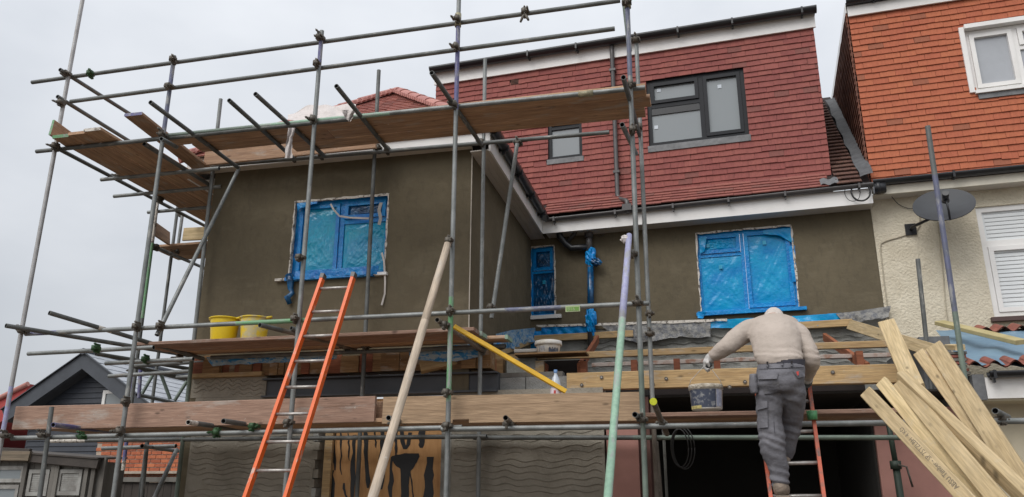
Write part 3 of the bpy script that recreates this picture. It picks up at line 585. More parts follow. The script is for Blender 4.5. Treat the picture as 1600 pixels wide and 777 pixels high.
for (px, py) in ((1029, 140), (1025, 198), (1124, 134)):
    u, v = FD.uv(px, py); b = MB(); b.fbox(FD, u-0.03, u+0.03, v-0.03, v+0.03, -0.032, -0.026, STICK); obj('sticker', b, dwin)
# dormer downpipe
PU = FD.uv(960, 180, 0.1)[0]
b = MB(); pts = [FD(PU, FAST-0.03, 0.13), FD(PU, FAST-0.25, 0.10), FD(PU, FD.uv(965, 305, 0.1)[1], 0.10), FD(PU+0.03, FD.uv(965, 312, 0.1)[1], 0.12)]
u2, v2 = FM.uv(980, 318, 0.36); pts += [FM(u2-0.03, v2+0.06, 0.34), FM(u2, v2+0.03, 0.37), FM(u2, v2-0.16, 0.37)]
b.path(pts, 0.036, GREYP, 10)
for vv in (6.5, 7.5, 8.3): b.fbox(FD, PU-0.05, PU+0.05, vv-0.02, vv+0.02, 0.03, 0.14, GREYP)
obj('downpipe', b, HOUSE)
b = MB(); b.fbox(FM, u2-0.07, u2+0.07, v2-0.13, v2-0.03, 0.31, 0.43, GREYP); obj('hopper', b, HOUSE)
# roof strip below the dormer and the slope between the two dormers
SL = R(42)
FRF = Fr(FM(0, EZ1+0.05, 0.36), UM, Z*math.sin(SL)-NM*math.cos(SL), Z*math.cos(SL)+NM*math.sin(SL))
b = MB(); b.poly([FRF(cornU-0.2, -0.0, -0.02), FRF(FMW, -0.0, -0.02), FRF(FMW, 4.6, -0.02), FRF(DR, 4.6, -0.02), FRF(DR, 0.5, -0.02), FRF(cornU-0.2, 0.5, -0.02)], DECK)
RF = obj('roof', b, HOUSE)
tiles(RF, FRF, -0.03, 0.45, 0.105, 0.26, lambda v: [(cornU+0.03, DR-0.08)], mat('roof_tile_red', (0.28, 0.094, 0.076), 0.75, 0, 0.1, 8, (0.22, 0.076, 0.063), 0.2, 70, island=0.14), 90, 'roof_tile')
tiles(RF, FRF, -0.03, 4.4, 0.16, 0.17, lambda v: [(DR+0.01, FMW-0.12-0.01*v)], BRNT, 120, 'old_roof_tile', lift=0.05)
b = MB(); b.grid(lambda a, c: FRF(FMW-0.13+0.17*a+0.012*math.sin(c*30), 0.1+4.0*c, 0.075+0.04*a+0.01*math.sin(c*47+a*3)), 3, 30, mat('old_lead', (0.115, 0.12, 0.125), 0.7, 0.1, 0.2, 7, (0.07, 0.07, 0.075), 0.4, 20)); obj('lead_valley', b, RF)
b = MB(); b.grid(lambda a, c: FRF(DR-0.2+0.24*a, -0.02+0.22*c+0.02*math.sin(a*9), 0.06+0.01*math.sin(a*11+c*5)), 8, 4, LEAD); obj('lead_patch', b, RF)

# hipped roof of the wing
AP = atX(622, 147, -4.27)
ec = [V((-6.36, 8.40, EZ1+0.02)), V((-2.17, 8.40, EZ1+0.02)), V((-2.17, 12.3, EZ1+0.02)), V((-6.36, 12.3, EZ1+0.02))]
b = MB()
for k in range(4): b.poly([ec[k], ec[(k+1) % 4], AP], DECK)
WR = obj('hipped_roof', b, HOUSE)
def hipface(c0, c1, quota, m):
    u = (c1-c0).normalized(); nn = u.cross(AP-c0).normalized(); nn = nn if nn.z > 0 else -nn; vv = nn.cross(u)
    fr = Fr(c0, u, vv, nn); au, av = (AP-c0).dot(u), (AP-c0).dot(vv); L_ = (c1-c0).length
    tiles(WR, fr, 0.0, av-0.1, 0.105, 0.17, lambda v: [(au*v/av, L_-(L_-au)*v/av)], m, quota, 'hip_roof_tile', lift=0.028)
HIPT = mat('hip_tile_red', (0.40, 0.16, 0.13), 0.75, 0, 0.1, 8, (0.30, 0.12, 0.10), 0.2, 70, island=0.2)
hipface(ec[0], ec[1], 300, HIPT); hipface(ec[1], ec[2], 0, HIPT); hipface(ec[3], ec[0], 0, HIPT)
for c in ec[:2]:
    L_ = (AP-c).length; d = (AP-c).normalized(); n = int(L_/0.32)
    for k in range(n):
        if k > n-9 or True:
            p0, p1 = c+d*(L_*k/n), c+d*(L_*(k+1)/n+0.02)
            t = MB(); sd_ = d.cross(Z).normalized(); up_ = sd_.cross(d)
            for (p, r_) in ((p0, 0.135), (p1, 0.12)):
                t.v += [p+sd_*r_*math.cos(math.pi*q/8)+up_*(r_*0.85*math.sin(math.pi*q/8)+0.0) for q in range(9)]
            for q in range(8): t.face([q, q+1, q+10, q+9], PINKR, True)
            t.face(list(range(9)), PINKR)
            obj('ridge_tile', t, WR)
def rib2(c, side):
    """bedding mortar blobs along a hip"""
    b = MB(); L_ = (AP-c).length; d = (AP-c).normalized(); s_ = d.cross(Z).normalized()*side
    for k in range(int(L_/0.085)):
        p = c+d*(k*0.085)+s_*0.145+Z*0.035; b.fbox(Fr(p, d, s_, Z), 0.005, 0.06, -0.02, 0.025, -0.02, 0.025, PINKR)
    obj('mortar_bedding', b, WR, kind='stuff')
rib2(ec[0], 1); rib2(ec[1], -1)

# soil pipe on the main wall, wrapped in blue film
def pm(px, py, n): return FM(*FM.uv(px, py, n), n)
SP = tag(obj('soil_pipe', (lambda b: (b.cyl(pm(920, 362, .1), pm(921, 395, .1), 0.052, GREYP), b.cyl(pm(920, 360, .1), pm(920, 372, .1), 0.068, GREYP), b.cyl(pm(921, 380, .1), pm(923, 556, .1), 0.045, GREYP), b)[-1])(MB()), HOUSE))
b = MB(); b.path([pm(873, 357, .22), pm(875, 370, .17), pm(884, 381, .13), pm(893, 388, .12), pm(905, 387, .11), pm(919, 386, .10)], 0.052, BLACKP, 10); obj('waste_pipe', b, SP)
b = MB(); b.path([pm(902, 357, .2), pm(897, 366, .15), pm(888, 377, .12)], 0.03, GREYP, 8); obj('waste_pipe', b, SP)
def crumple(c, rx, ry, rz, m, seed, nu=18, nv=12):
    b = MB()
    def fn(a, q):
        th, ph = 2*math.pi*a, math.pi*q; d = V((math.cos(th)*math.sin(ph), math.sin(th)*math.sin(ph), math.cos(ph)))
        k = 1+0.45*noise.noise(d*2.6+V((seed, 0, 0)))+0.2*noise.noise(d*6+V((seed, 0, 0)))
        return c+V((d.x*rx*k, d.y*ry*k, d.z*rz*k))
    b.grid(fn, nu, nv, m, False); return b
obj('film_wrap', crumple(pm(923, 402, .12), 0.085, 0.075, 0.15, FILMF, 2), SP)
obj('film_wrap', crumple(pm(931, 410, .14), 0.085, 0.05, 0.06, FILMD, 6), SP)
obj('film_wrap', crumple(pm(923, 500, .13), 0.075, 0.065, 0.20, FILMF, 9), SP)
b = MB(); b.cyl(pm(922.5, 418, .1), pm(923, 500, .1), 0.052, FILMD); obj('film_sleeve', b, SP)

# lower part of the recessed wall: grey scratch coat behind the porch frame
b = MB(); b.poly([FM(-0.3, 0, -0.02), FM(EU, 0, -0.02), FM(EU, 4.04, -0.02), FM(-0.3, 4.04, -0.02)], SCRATCHG); LWL = obj('scratch_coat_wall', b, HOUSE)
ribs(FM, [(0.9, EU-0.05)], 3.12, 3.9, 0.075, SCRATCHG, LWL, 0.02, 0.30, 2.0)
# ground floor front of the wing: scratch coat piers, boarded doorway, steel beam, joist ends
def ue(px): return FE.uv(px, 720)[0]
uA, uB, uC, uD = ue(292), ue(490), ue(705), ue(945)
for (a, c, sd_) in ((uA+0.02, uB, 3), (uC, uD, 4)):
    b = MB(); b.fbox(FE, a, c, 0, 2.72, -0.25, 0.0, SCRATCH); p = obj('scratch_coat_pier', b, HOUSE); ribs(FE, [(a+0.03, c-0.03)], 1.2, 2.6, 0.068, SCRATCH, p, 0.02, 0.30, sd_)
b = MB(); b.fbox(FE, 0.02, FE.uv(415, 610)[0], 2.722, 2.95, -0.25, 0.0, SCRATCH); p = obj('scratch_coat_pier', b, HOUSE); ribs(FE, [(0.06, FE.uv(412, 610)[0])], 2.74, 2.93, 0.06, SCRATCH, p, 0.03, 0.16, 8)
b = MB(); c0 = FE.uv(413, 600)[0]; c1 = FE.uv(778, 600)[0]
b.fbox(FE, c0+0.003, c1, 2.70, 2.72, -0.2, 0.06, STEEL); b.fbox(FE, c0+0.003, c1, 2.722, 2.90, -0.10, -0.02, STEEL); b.fbox(FE, c0+0.003, c1, 2.902, 2.92, -0.2, 0.06, STEEL); obj('steel_beam', b, HOUSE)
rng = random.Random(4); u = 0.02
ent = []
while u < c1-0.1:
    wd = rng.choice((0.10, 0.16, 0.22, 0.07)); ent.append((u, min(u+wd, c1))); u += wd+0.006
for (a, c) in ent:
    plank('packing_timber', FE(a, 2.955+rng.uniform(0, 0.01), 0.0), FE(c, 2.955, 0.0), FE.n, 0.0, 0.0, OCHW) if False else None
    b = MB(); dp = rng.uniform(0.0, 0.07); b.fbox(FE, a, c, 2.96, 3.17+rng.uniform(-0.05, 0.06), -0.2, dp, rng.choice((OCHW, OCHW, REDW))); obj('packing_timber', b, HOUSE)
b = MB(); b.fbox(FE, 0.02, c0-0.004, 2.952, 3.0, -0.1, 0.075, BEAMW); obj('packing_timber', b, HOUSE)
# boarded doorway
b = MB(); DD = -0.06
b.fbox(FE, uB+0.10, uC-0.10, 0, 2.40, DD-0.02, DD, PLY); obj('plywood_sheet', b, HOUSE)
b = MB(); b.fbox(FE, ue(505), ue(517), 0, 2.66, DD+0.003, DD+0.05, BEAMW); obj('door_stud', b, HOUSE)
b = MB(); b.fbox(FE, uC-0.12, uC-0.004, 0, 2.66, -0.14, -0.01, SCRATCHG); obj('door_jamb', b, HOUSE)
b = MB(); b.fbox(FE, uB+0.004, uC-0.122, 2.405, 2.66, -0.1, -0.03, PLY); obj('plywood_sheet', b, HOUSE)
def blot(pts, nm='bitumen_daub'):
    pts = [(p[0]*(1-t)+q[0]*t+random.uniform(-1.0, 1.0), p[1]*(1-t)+q[1]*t+random.uniform(-1.0, 1.0)) for p, q in zip(pts, pts[1:]+pts[:1]) for t in (0, .33, .67)]
    P = [FE(*FE.uv(x, y, DD), DD+0.004) for x, y in pts]; c = sum(P, V())/len(P); b = MB()
    for k in range(len(P)): b.poly([P[k], P[(k+1) % len(P)], (c if len(P) > 4 else P[0])+FE.n*0.002], BITU)
    obj(nm, b, HOUSE)
blot([(611, 714), (618, 711), (632, 709), (655, 709), (655, 716), (650, 726), (642, 735), (636, 742), (628, 735), (616, 724)])
blot([(626, 728), (642, 733), (639, 760), (639, 790), (626, 790), (627, 760)])
def daub(xs, wd):
    for k in range(len(xs)-1):
        (x0, y0), (x1, y1) = xs[k], xs[k+1]; a, c = wd[k], wd[k+1]
        P = [FE(*FE.uv(x, y, DD), DD+0.003+0.0005*(k % 2)) for x, y in ((x0-a, y0), (x0+a, y0), (x1+c, y1), (x1-c, y1))]
        b = MB(); b.poly(P, BITU); yield b
def daubs(xs, wd):
    m_ = MB()
    for q in daub(xs, wd):
        i = len(m_.v); m_.v += q.v; m_.face([i, i+1, i+2, i+3], BITU)
    obj('bitumen_daub', m_, HOUSE)
rngd = random.Random(12)
for (x, y0, y1, wd_, dx) in ((522, 664, 735, 2.6, 1), (533, 664, 742, 1.4, 0), (554, 680, 790, 3.2, -4), (571, 672, 763, 3.6, 4), (598, 668, 765, 4, -1), (612, 714, 790, 3, -2), (619, 664, 712, 2, 0), (672, 714, 790, 6.5, -3), (518, 735, 790, 4, 0), (537, 755, 790, 2, 6), (641, 730, 790, 1.2, 5), (586, 664, 700, 1.2, 1), (660, 664, 700, 6, -2), (545, 664, 720, 1.2, 0)):
    n = 8; daubs([(x+dx*k/n+rngd.uniform(-1.2, 1.2), y0+(y1-y0)*k/n) for k in range(n+1)], [wd_*rngd.uniform(0.6, 1.25) for k in range(n)]+[wd_*0.4])
daubs([(628, 674), (629, 690), (633, 702), (638, 695), (641, 676)], [3, 3.5, 3, 3, 3])
# broken edge of the left pier
rb = random.Random(3); b = MB()
for k in range(13):
    z = 1.3+k*0.10; b.fbox(FE, uB-0.02, uB+rb.uniform(0.02, 0.075), z, z+rb.uniform(0.085, 0.098), -0.2, rb.uniform(-0.01, 0.015), rb.choice((SCRATCHG, SCRATCH, SCRATCH)))
obj('broken_brick_edge', b, HOUSE)
# pink plaster pier, dark garage opening, pink side wall
p0, p1, p2, p3, p4 = ue(948), ue(998), ue(1016), ue(1390), ue(1545)
b = MB(); b.fbox(FE, p0, p1, 0, 2.62, -0.3, -0.03, PINKW); obj('plaster_pier', b, HOUSE)
b = MB(); b.fbox(FE, p1+0.003, p2, 0, 2.62, -0.45, -0.10, mat('dark_red_timber', (0.11, 0.05, 0.04), 0.8, 0, 0.1, 4)); obj('door_post', b, HOUSE)
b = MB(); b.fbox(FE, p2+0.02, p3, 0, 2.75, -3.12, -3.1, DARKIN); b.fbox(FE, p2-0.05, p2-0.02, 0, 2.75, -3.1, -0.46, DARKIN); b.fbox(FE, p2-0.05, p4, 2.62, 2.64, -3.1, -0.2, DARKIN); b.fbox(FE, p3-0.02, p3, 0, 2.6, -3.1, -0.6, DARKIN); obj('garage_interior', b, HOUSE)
b = MB(); b.fbox(FE, p3+0.004, p4, 0, 2.5, -0.62, -0.55, PINKW); obj('plaster_wall', b, HOUSE)
# ------------------------------------------------------------------ porch roof frame under construction
PORCH = thing('porch_roof_frame', (0.3, 9.5, 0), 'bare timber frame of a lean-to porch roof above the dark garage opening', 'timber frame')
def pe(px, py, Y): return atY(px, py, Y)
a, c = pe(888, 599, 8.72), pe(1402, 588, 8.72); c.z = a.z
plank('beam', a-Z*0.0, c, (0, -1, 0), 0.185, 0.10, BEAMW, PORCH)
b = MB()
for (px, py) in ((909, 602), (1041, 592), (1164, 597), (1301, 582), (1140, 605), (940, 590), (1020, 600)):
    d = ray(px, py); p = CAM+d*((8.618-CAM.y)/d.y); b.cyl(p, p-V((0, .012, 0)), 0.020, CLAMP, n=10); b.cyl(p, p-V((0, .02, 0)), 0.008, ALU, n=8)
obj('bolt_head', b, PORCH)
# head rail on little posts, further back, and the joist ends
ra, rc = pe(756, 561, 9.45), pe(1400, 551, 9.45); rc.z = ra.z
plank('head_rail', ra, rc, (0, -1, 0), 0.075, 0.05, BEAMW, PORCH)
r2a, r2c = pe(925, 571, 9.9), pe(1402, 567, 9.9); r2c.z = r2a.z
plank('back_rail', r2a, r2c, (0, -1, 0), 0.05, 0.05, mat('dusty_rail', (0.42, 0.36, 0.32), 0.9, 0, 0.2, 9, (0.30, 0.17, 0.12), lo=0.4, hi=0.55), PORCH)
for (px, y0, y1) in ((991, 560, 580), (1058, 558, 578), (1121, 555, 577), (1345, 546, 572), (912, 562, 584), (850, 566, 588)):
    p = pe(px, y1, 9.30); q = pe(px, y0, 9.30); b = MB(); b.box(p.x-0.035, p.x+0.035, 9.28, 9.40, p.z-0.03, q.z-0.02, REDW); obj('post', b, PORCH)
for (px, dy) in ((905, 0), (1350, 0)):
    p = pe(px, 578, 9.4); plank('joist', p-Z*0.1+V((0.02, -0.1, 0.05)), p+V((-0.05, 2.2, 0.72)), Z, 0.05, 0.11, REDW, PORCH)
p = pe(843, 580, 9.2); b = MB(); b.box(p.x-0.05, p.x+0.05, 9.2, 9.3, p.z-0.15, p.z+0.12, BEAMW); obj('post', b, PORCH)
# brick and board make-up above the concrete blocks
bl0, bl1 = pe(778, 600, 8.72), pe(888, 600, 8.72)
xs = [bl0.x, pe(822, 600, 8.72).x, pe(870, 600, 8.72).x, bl1.x-0.004]
for k in range(3): b = MB(); b.box(xs[k]+0.004, xs[k+1]-0.004, 8.70, 8.85, 2.70, 2.865, BLOCK); obj('concrete_block', b, HOUSE)
b = MB(); b.box(bl0.x, bl1.x-0.06, 8.71, 8.85, 2.869, 2.92, OLDWOOD); obj('packing_board', b, PORCH)
dk = MB(); q0, q1 = pe(838, 570, 9.5), pe(915, 570, 9.5); dk.box(q0.x, q1.x, 9.52, 9.54, 2.66, ra.z-0.04, DECK); obj('dark_void_sheet', dk, PORCH)  # near-black sheet added to stand for the dark voids between the posts
dk = MB(); dk.box(-2.4, 1.9, 10.4, 10.42, 2.62, 3.02, DECK); dk.box(-2.4, 1.9, 8.86, 10.4, 2.64, 2.655, DECK); obj('ceiling_board', dk, PORCH)
for (px0, px1, m_) in ((764, 776, REDW), (792, 838, SCRATCHG), (776, 786, OCHW)):
    q0, q1 = pe(px0, 575, 9.25), pe(px1, 575, 9.25); b = MB(); b.box(q0.x, q1.x, 9.24, 9.36, 2.93, 3.17, m_); obj('make_up_piece', b, PORCH)
# board under the white tub
q0, q1 = pe(808, 558, 9.2), pe(918, 555, 9.2); plank('loose_board', (q0.x, 9.2, q0.z), (q1.x, 9.2, q0.z), Z, 0.28, 0.022, OCHW, PORCH)
q0, q1 = pe(805, 553, 9.35), pe(845, 551, 9.35); plank('loose_board', (q0.x, 9.35, q0.z+.005), (q1.x, 9.35, q0.z+.005), Z, 0.12, 0.04, mat('white_board', (0.55, 0.53, 0.50), 0.8), PORCH)
# wall plates along the recessed wall and down the side wall
for (x0, y0, x1, y1) in ((1150, 515, 1332, 508), (836, 530, 990, 524)):
    p, q = FM(*FM.uv(x0, y0, 0.05), 0.05), FM(*FM.uv(x1, y1, 0.05), 0.05); q.z = p.z; plank('wall_plate', p, q, NM, 0.10, 0.05, BEAMW, PORCH)
p, q = atX(768, 556, -2.5), atX(842, 528, -2.5); plank('rafter', p, q, V((1, 0, 0)), 0.07, 0.05, BEAMW, PORCH, label='rafter against the side wall')
p, q = FM(*FM.uv(1331, 509, 0.10), 0.10), atY(1462, 549, 9.0); plank('rafter', p, q, V((-0.75, 0.1, 0.4)), 0.14, 0.05, NEWW, PORCH, label='pale new rafter at the party wall with a black stamp')
# stamp on that rafter, and the reused joist lying across the steel
p, q = atY(657, 578, 8.55), atY(738, 562, 8.75); plank('loose_timber', p, q, V((0, -1, 0.25)), 0.12, 0.09, BEAMW, PORCH, label='short offcut lying on the steel beam')
p, q = atY(700, 582, 8.7), atY(746, 580, 8.8); plank('loose_timber', p, q, V((0, -1, 0.25)), 0.10, 0.09, BEAMW, PORCH)
# blue sheet and flashing hanging along the foot of the render
def sheet(fr, top, bot, m, name, label, cat, amp=0.03, n=26, seed=0.0, off=0.06, parent=None, nv=7):
    """a crumpled strip hung between a top and a bottom picture line on a wall plane"""
    def lerp(L_, t):
        k = t*(len(L_)-1); i = min(int(k), len(L_)-2); f = k-i; return L_[i][0]*(1-f)+L_[i+1][0]*f, L_[i][1]*(1-f)+L_[i+1][1]*f
    T = [fr.uv(x, y, off) for x, y in top]; B = [fr.uv(x, y, off) for x, y in bot]; b = MB()
    def fn(a, q, o=0.0):
        t, d = lerp(T, a), lerp(B, a); u, v = t[0]*(1-q)+d[0]*q, t[1]*(1-q)+d[1]*q
        v += 0.02*noise.noise(V((u*9, seed, 0)))*q
        return fr(u, v, off+o+amp*(noise.noise(V((u*6+seed, v*6, seed)))+0.6*noise.noise(V((u*17, v*13, seed)))+0.35*math.sin(u*40+v*30))*(0.3+q))
    b.grid(fn, n, nv, m, True); b.grid(lambda a, q: fn(1-a, q, -0.006), n, nv, m, True)
    return obj(name, b, parent) if parent else solo(name, b, label, cat)
sheet(FM, [(846, 512), (930, 508)], [(846, 526), (930, 524)], FILMF, 'plastic_sheet', 'crumpled blue plastic tucked under the narrow window, left of the soil pipe foot', 'plastic sheet', 0.04)
sheet(FS, [(775, 522), (800, 516), (846, 511)], [(776, 544), (802, 545), (846, 528)], FILMP, 'plastic_sheet', 'pale crumpled blue plastic down the side wall of the wing beside the board ends', 'plastic sheet', 0.05, seed=4)
sheet(FM, [(818, 519), (862, 516)], [(820, 552), (850, 546)], FILMF, 'plastic_sheet', 'blue plastic rag hanging behind the white tub', 'plastic sheet', 0.05, 10, 8)
sheet(FM, [(1108, 500), (1240, 494), (1316, 489)], [(1106, 513), (1240, 513), (1322, 506)], FILM, 'plastic_sheet', 'bright blue plastic strip below the wide blue window behind the worker', 'plastic sheet', 0.04, 30, 11)
sheet(FM, [(938, 508), (1010, 505), (1110, 500)], [(950, 518), (972, 531), (1000, 535), (1030, 532), (1062, 526), (1085, 528), (1110, 527)], FLASH, 'flashing_sheet', 'grey speckled flashing sheet sagging under the main wall right of the soil pipe', 'flashing', 0.035, 30, 14, 0.08)
sheet(FM, [(1306, 490), (1340, 486), (1392, 478)], [(1320, 506), (1345, 503), (1388, 496)], FLASH, 'flashing_sheet', 'torn grey flashing sheet at the party line above the pale rafter', 'flashing', 0.05, 16, 17, 0.08)
sheet(FM, [(1192, 360), (1215, 358), (1237, 356)], [(1193, 366), (1218, 368), (1240, 381)], FILM, 'film_flap', '', '', 0.02, 14, 31, 0.0, w2)
sheet(FM, [(1092, 372), (1104, 370)], [(1094, 396), (1101, 393)], FILM, 'film_flap', '', '', 0.02, 6, 33, 0.0, w2)
sheet(FM, [(1232, 385), (1242, 384)], [(1238, 440), (1245, 440)], FILMF, 'film_flap', '', '', 0.015, 6, 35, 0.0, w2)
sheet(FM, [(1090, 487), (1104, 486)], [(1090, 497), (1098, 498)], FILMF, 'film_flap', '', '', 0.03, 6, 37, 0.08, w2)
sheet(FE, [(463, 424), (520, 420), (592, 415)], [(459, 437), (520, 432), (590, 428)], FILMN, 'film_flap', '', '', 0.02, 24, 39, 0.065, w0)
sheet(FE, [(464, 318), (480, 316), (496, 315)], [(465, 330), (478, 323), (495, 319)], FILMN, 'film_flap', '', '', 0.02, 8, 41, 0.0, w0)
sheet(FM, [(838, 508), (940, 505), (1136, 498)], [(838, 511), (940, 509), (1136, 502)], MASTIC, 'white_tape_edge', 'white edge', 'tape', 0.004, 24, 2, 0.09, HOUSE, 1)
FE2 = Fr(FE.O-V((0, 0.06, 0)), FE.u, FE.v, FE.n)
sheet(FE2, [(322, 558), (420, 552), (527, 549)], [(330, 572), (372, 570), (420, 567), (450, 566), (527, 561)], FILMP, 'plastic_sheet', 'long pale blue plastic sheet under the boards with the yellow tubs', 'plastic sheet', 0.03, 36, 21, 0.05)
sheet(FE2, [(638, 545), (700, 540), (752, 536)], [(640, 562), (700, 566), (752, 558)], FILMP, 'plastic_sheet', 'short pale blue plastic sheet under the boards beside the painted green tube', 'plastic sheet', 0.05, 16, 25, 0.05)

# ------------------------------------------------------------------ neighbour: orange dormer, cream wall
NB = thing('terraced_house', FM(7, 0, -1), 'neighbouring terraced house with cream pebbledash and a bright orange tile-hung dormer', 'house')
NL = FD.uv(1341, 140)[0]
EU2 = EU+0.004
nwu0, nwv1 = FM.uv(1523, 322); nwv0 = FM.uv(1548, 497)[1]; NW_ = (nwu0, nwu0+1.35, nwv0, nwv1-0.02)
obj('wall', wall_mb(FM, EU2, EU+4.5, 0, 5.72, [NW_], 0.1, CREAM, CREAMP), NB)
nw = window(NB, FM, *NW_, [(0, 1, 0, 0.66, True), (0, 1, 0.66, 1, False)], WHITE, BLIND, 0.03, 0.12, None, None, 0, 0.06)
b = MB(); v = NW_[2]+0.16
while v < NW_[3]-0.1:
    b.fbox(FM, NW_[0]+0.1, NW_[1]-0.1, v, v+0.045, -0.062, -0.058, BLIND); b.fbox(FM, NW_[0]+0.1, NW_[1]-0.1, v+0.046, v+0.05, -0.070, -0.061, GREYP); v += 0.056
obj('venetian_blind', b, nw)
b = MB(); b.fbox(FM, NW_[0]-0.05, NW_[1]+0.05, NW_[2]-0.06, NW_[2]-0.004, -0.05, 0.08, mat('brown_sill', (0.09, 0.05, 0.045), 0.6)); obj('sill', b, nw)
nfr0 = FMW+0.02
b = MB(); b.fbox(FM, nfr0, EU+4.5, EZ1-0.09, EZ1+0.035, 0.22, 0.25, mat('cream_fascia', (0.66, 0.62, 0.52), 0.6)); obj('fascia', b, NB)
b = MB(); b.fbox(FM, nfr0, EU+4.5, EZ1-0.08, EZ1-0.06, 0.003, 0.218, SOFFIT); obj('soffit', b, NB)
gutter(FM, nfr0, EU+4.5, EZ1+0.10, 0.31, BLACKP, NB, 0.065, [FM.uv(x, 280, 0.3)[0] for x in (1490,)], brd=0.03)
u, v = FM.uv(1371, 295, 0.3); b = MB(); b.cyl(FM(u-0.05, v, 0.32), FM(u+0.10, v, 0.32), 0.075, BLACKP, n=14); b.cyl(FM(u-0.02, v, 0.32), FM(u+0.03, v, 0.32), 0.085, BLACKP, n=14); obj('gutter_end', b, NB)
NWD = (FD.uv(1514, 100)[0], FD.uv(1514, 100)[0]+1.6, FD.uv(1540, 143)[1], FD.uv(1505, 51)[1])
NDF = obj('dormer_front', wall_mb(FD, NL, NL+4.2, 5.85, 8.66, [NWD], 0.1, DECK, WHITE), NB)
tiles(NDF, FD, 5.90, FASB+0.08, 0.0975, 0.21, lambda v: cut(NL, NL+4.0, [NWD, (NWD[0]+0.03, NWD[1], NWD[2]-0.1, NWD[2])], v, 0.1), ORGT, 300)
ndw = window(NB, FD, *NWD, [(0, 0.40, 0, 1, True), (0.40, 1, 0, 0.63, False), (0.40, 1, 0.63, 1, True)], WHITE, GLASSL, 0.0, 0.09, None, None, 0, 0.06)
b = MB(); b.fbox(FD, NWD[0]-0.07, NWD[0]-0.004, NWD[2]-0.02, NWD[3]+0.05, 0.0, 0.07, WHITE); b.fbox(FD, NWD[0]-0.003, NWD[1], NWD[3]+0.004, NWD[3]+0.07, 0.0, 0.11, WHITE); b.fbox(FD, NWD[0]-0.003, NWD[1], NWD[2]-0.05, NWD[2]-0.004, 0.0, 0.09, WHITE); obj('window_surround', b, ndw)
b = MB(); b.fbox(FD, NWD[0]+0.03, NWD[1], NWD[2]-0.13, NWD[2]-0.054, 0.03, 0.06, LEAD); obj('lead_apron', b, ndw)
b = MB(); b.fbox(FD, NL-0.01, NL+4.2, FASB+0.09, FASB+0.26, 0.05, 0.08, WHITE); obj('fascia', b, NB)
gutter(FD, NL-0.03, NL+4.2, FASB+0.32, 0.14, BLACKP, NB, 0.06, [FD.uv(1365, 5, .1)[0]], brd=0.03)
b = MB(); b.fbox(FD, NL-0.02, NL+4.2, FASB+0.262, FASB+0.31, -4.2, 0.06, DECK); b.fbox(FD, NL-0.035, NL-0.022, FASB+0.17, FASB+0.31, -4.2, 0.05, WHITE); obj('flat_roof', b, NB)
# tile-hung cheek of the orange dormer
FC = Fr(FD(NL, 0, 0), -NM, Z, -UM)
b = MB(); b.poly([FC(0, 5.85, -0.004), FC(3.5, 8.8, -0.004), FC(0, 8.8, -0.004)], DECK); CK = obj('dormer_cheek', b, NB)
tiles(CK, FC, 5.85, 8.70, 0.0975, 0.21, lambda v: [(-0.03, max(0.02, (v-5.85)/0.9+0.1))], CHEEKT, 0)

# neighbour's lean-to: blue membrane, pantiles, gutter, fascia
LT = thing('lean_to', (4.2, 9.8, 0), 'half stripped lean-to roof with blue membrane and a few red pantiles, far right', 'lean-to')
lp = [atY(1462, 516, 11.3), atY(1640, 512, 11.1), atY(1640, 572, 9.0), atY(1505, 569, 9.0)]
b = MB(); b.grid(lambda a, c: (lp[0]*(1-a)+lp[1]*a)*(1-c)+(lp[3]*(1-a)+lp[2]*a)*c + Z*0.03*(noise.noise(V((a*5, c*5, 1)))+0.5*math.sin(a*13+c*2)*c), 20, 12, TARP); obj('membrane', b, LT)
def pantile(p, u, vv, wd, ln):
    b = MB(); n = u.cross(vv); n = n if n.z > 0 else -n
    def fn(a, c): return p+u*wd*a+vv*ln*c+n*(0.032*math.sin(a*2*math.pi)-0.02*c+0.03)
    b.grid(fn, 12, 3, PINKR if False else TERR); b.grid(lambda a, c: fn(1-a, c)-n*0.014, 12, 3, TERR); return b
TERR = mat('pantile_terracotta', (0.30, 0.10, 0.07), 0.8, 0, 0.1, 9, (0.19, 0.07, 0.05), 0.2, 60, island=0.1)
e0, e1 = atY(1515, 574, 8.95), atY(1640, 570, 8.95); uu = (e1-e0).normalized()
for k in range(6): obj('pantile', pantile(e0+uu*(k*0.185), uu, V((0, 0.93, 0.36)), 0.195, 0.3), LT)
e2, e3 = atY(1535, 523, 10.9), atY(1640, 518, 10.9); uu2 = (e3-e2).normalized()
for k in range(6): obj('pantile', pantile(e2+uu2*(k*0.2)+Z*0.03, uu2, V((0, 0.93, 0.36)), 0.2, 0.3), LT)
f0, f1 = atY(1540, 600, 9.0), atY(1640, 600, 9.0)
b = MB(); b.box(f0.x, f0.x+2, 9.0, 9.03, atY(1540, 623, 9.0).z, atY(1540, 590, 9.0).z, WHITE); obj('fascia', b, LT)
b = MB(); b.box(f0.x-0.05, f0.x+2, 9.031, 9.4, atY(1540, 623, 9.0).z-0.02, atY(1540, 623, 9.0).z, CREAMP); b.box(f0.x-0.2, f0.x+2, 9.4, 9.45, 0, atY(1540, 623, 9.0).z-0.021, CREAMP); obj('wall', b, LT)
FG = Fr((f0.x, 9.0, 0), (1, 0, 0), Z, (0, -1, 0)); gutter(FG, 0.02, 2.0, atY(1545, 581, 8.93).z, 0.07, BLACKP, LT, 0.06, (0.06,))
b = MB(); q = atY(1523, 600, 9.05); b.box(q.x-0.03, f0.x-0.004, 9.0, 9.2, atY(1530, 625, 9.0).z, atY(1530, 585, 9.0).z, LEAD); obj('lead_corner', b, LT)
b = MB(); q0, q1 = atY(1440, 560, 9.6), atY(1483, 525, 9.6); b.box(q0.x, q1.x, 9.6, 11.3, 2.4, q1.z, LEAD); obj('party_wall_cap', b, LT)
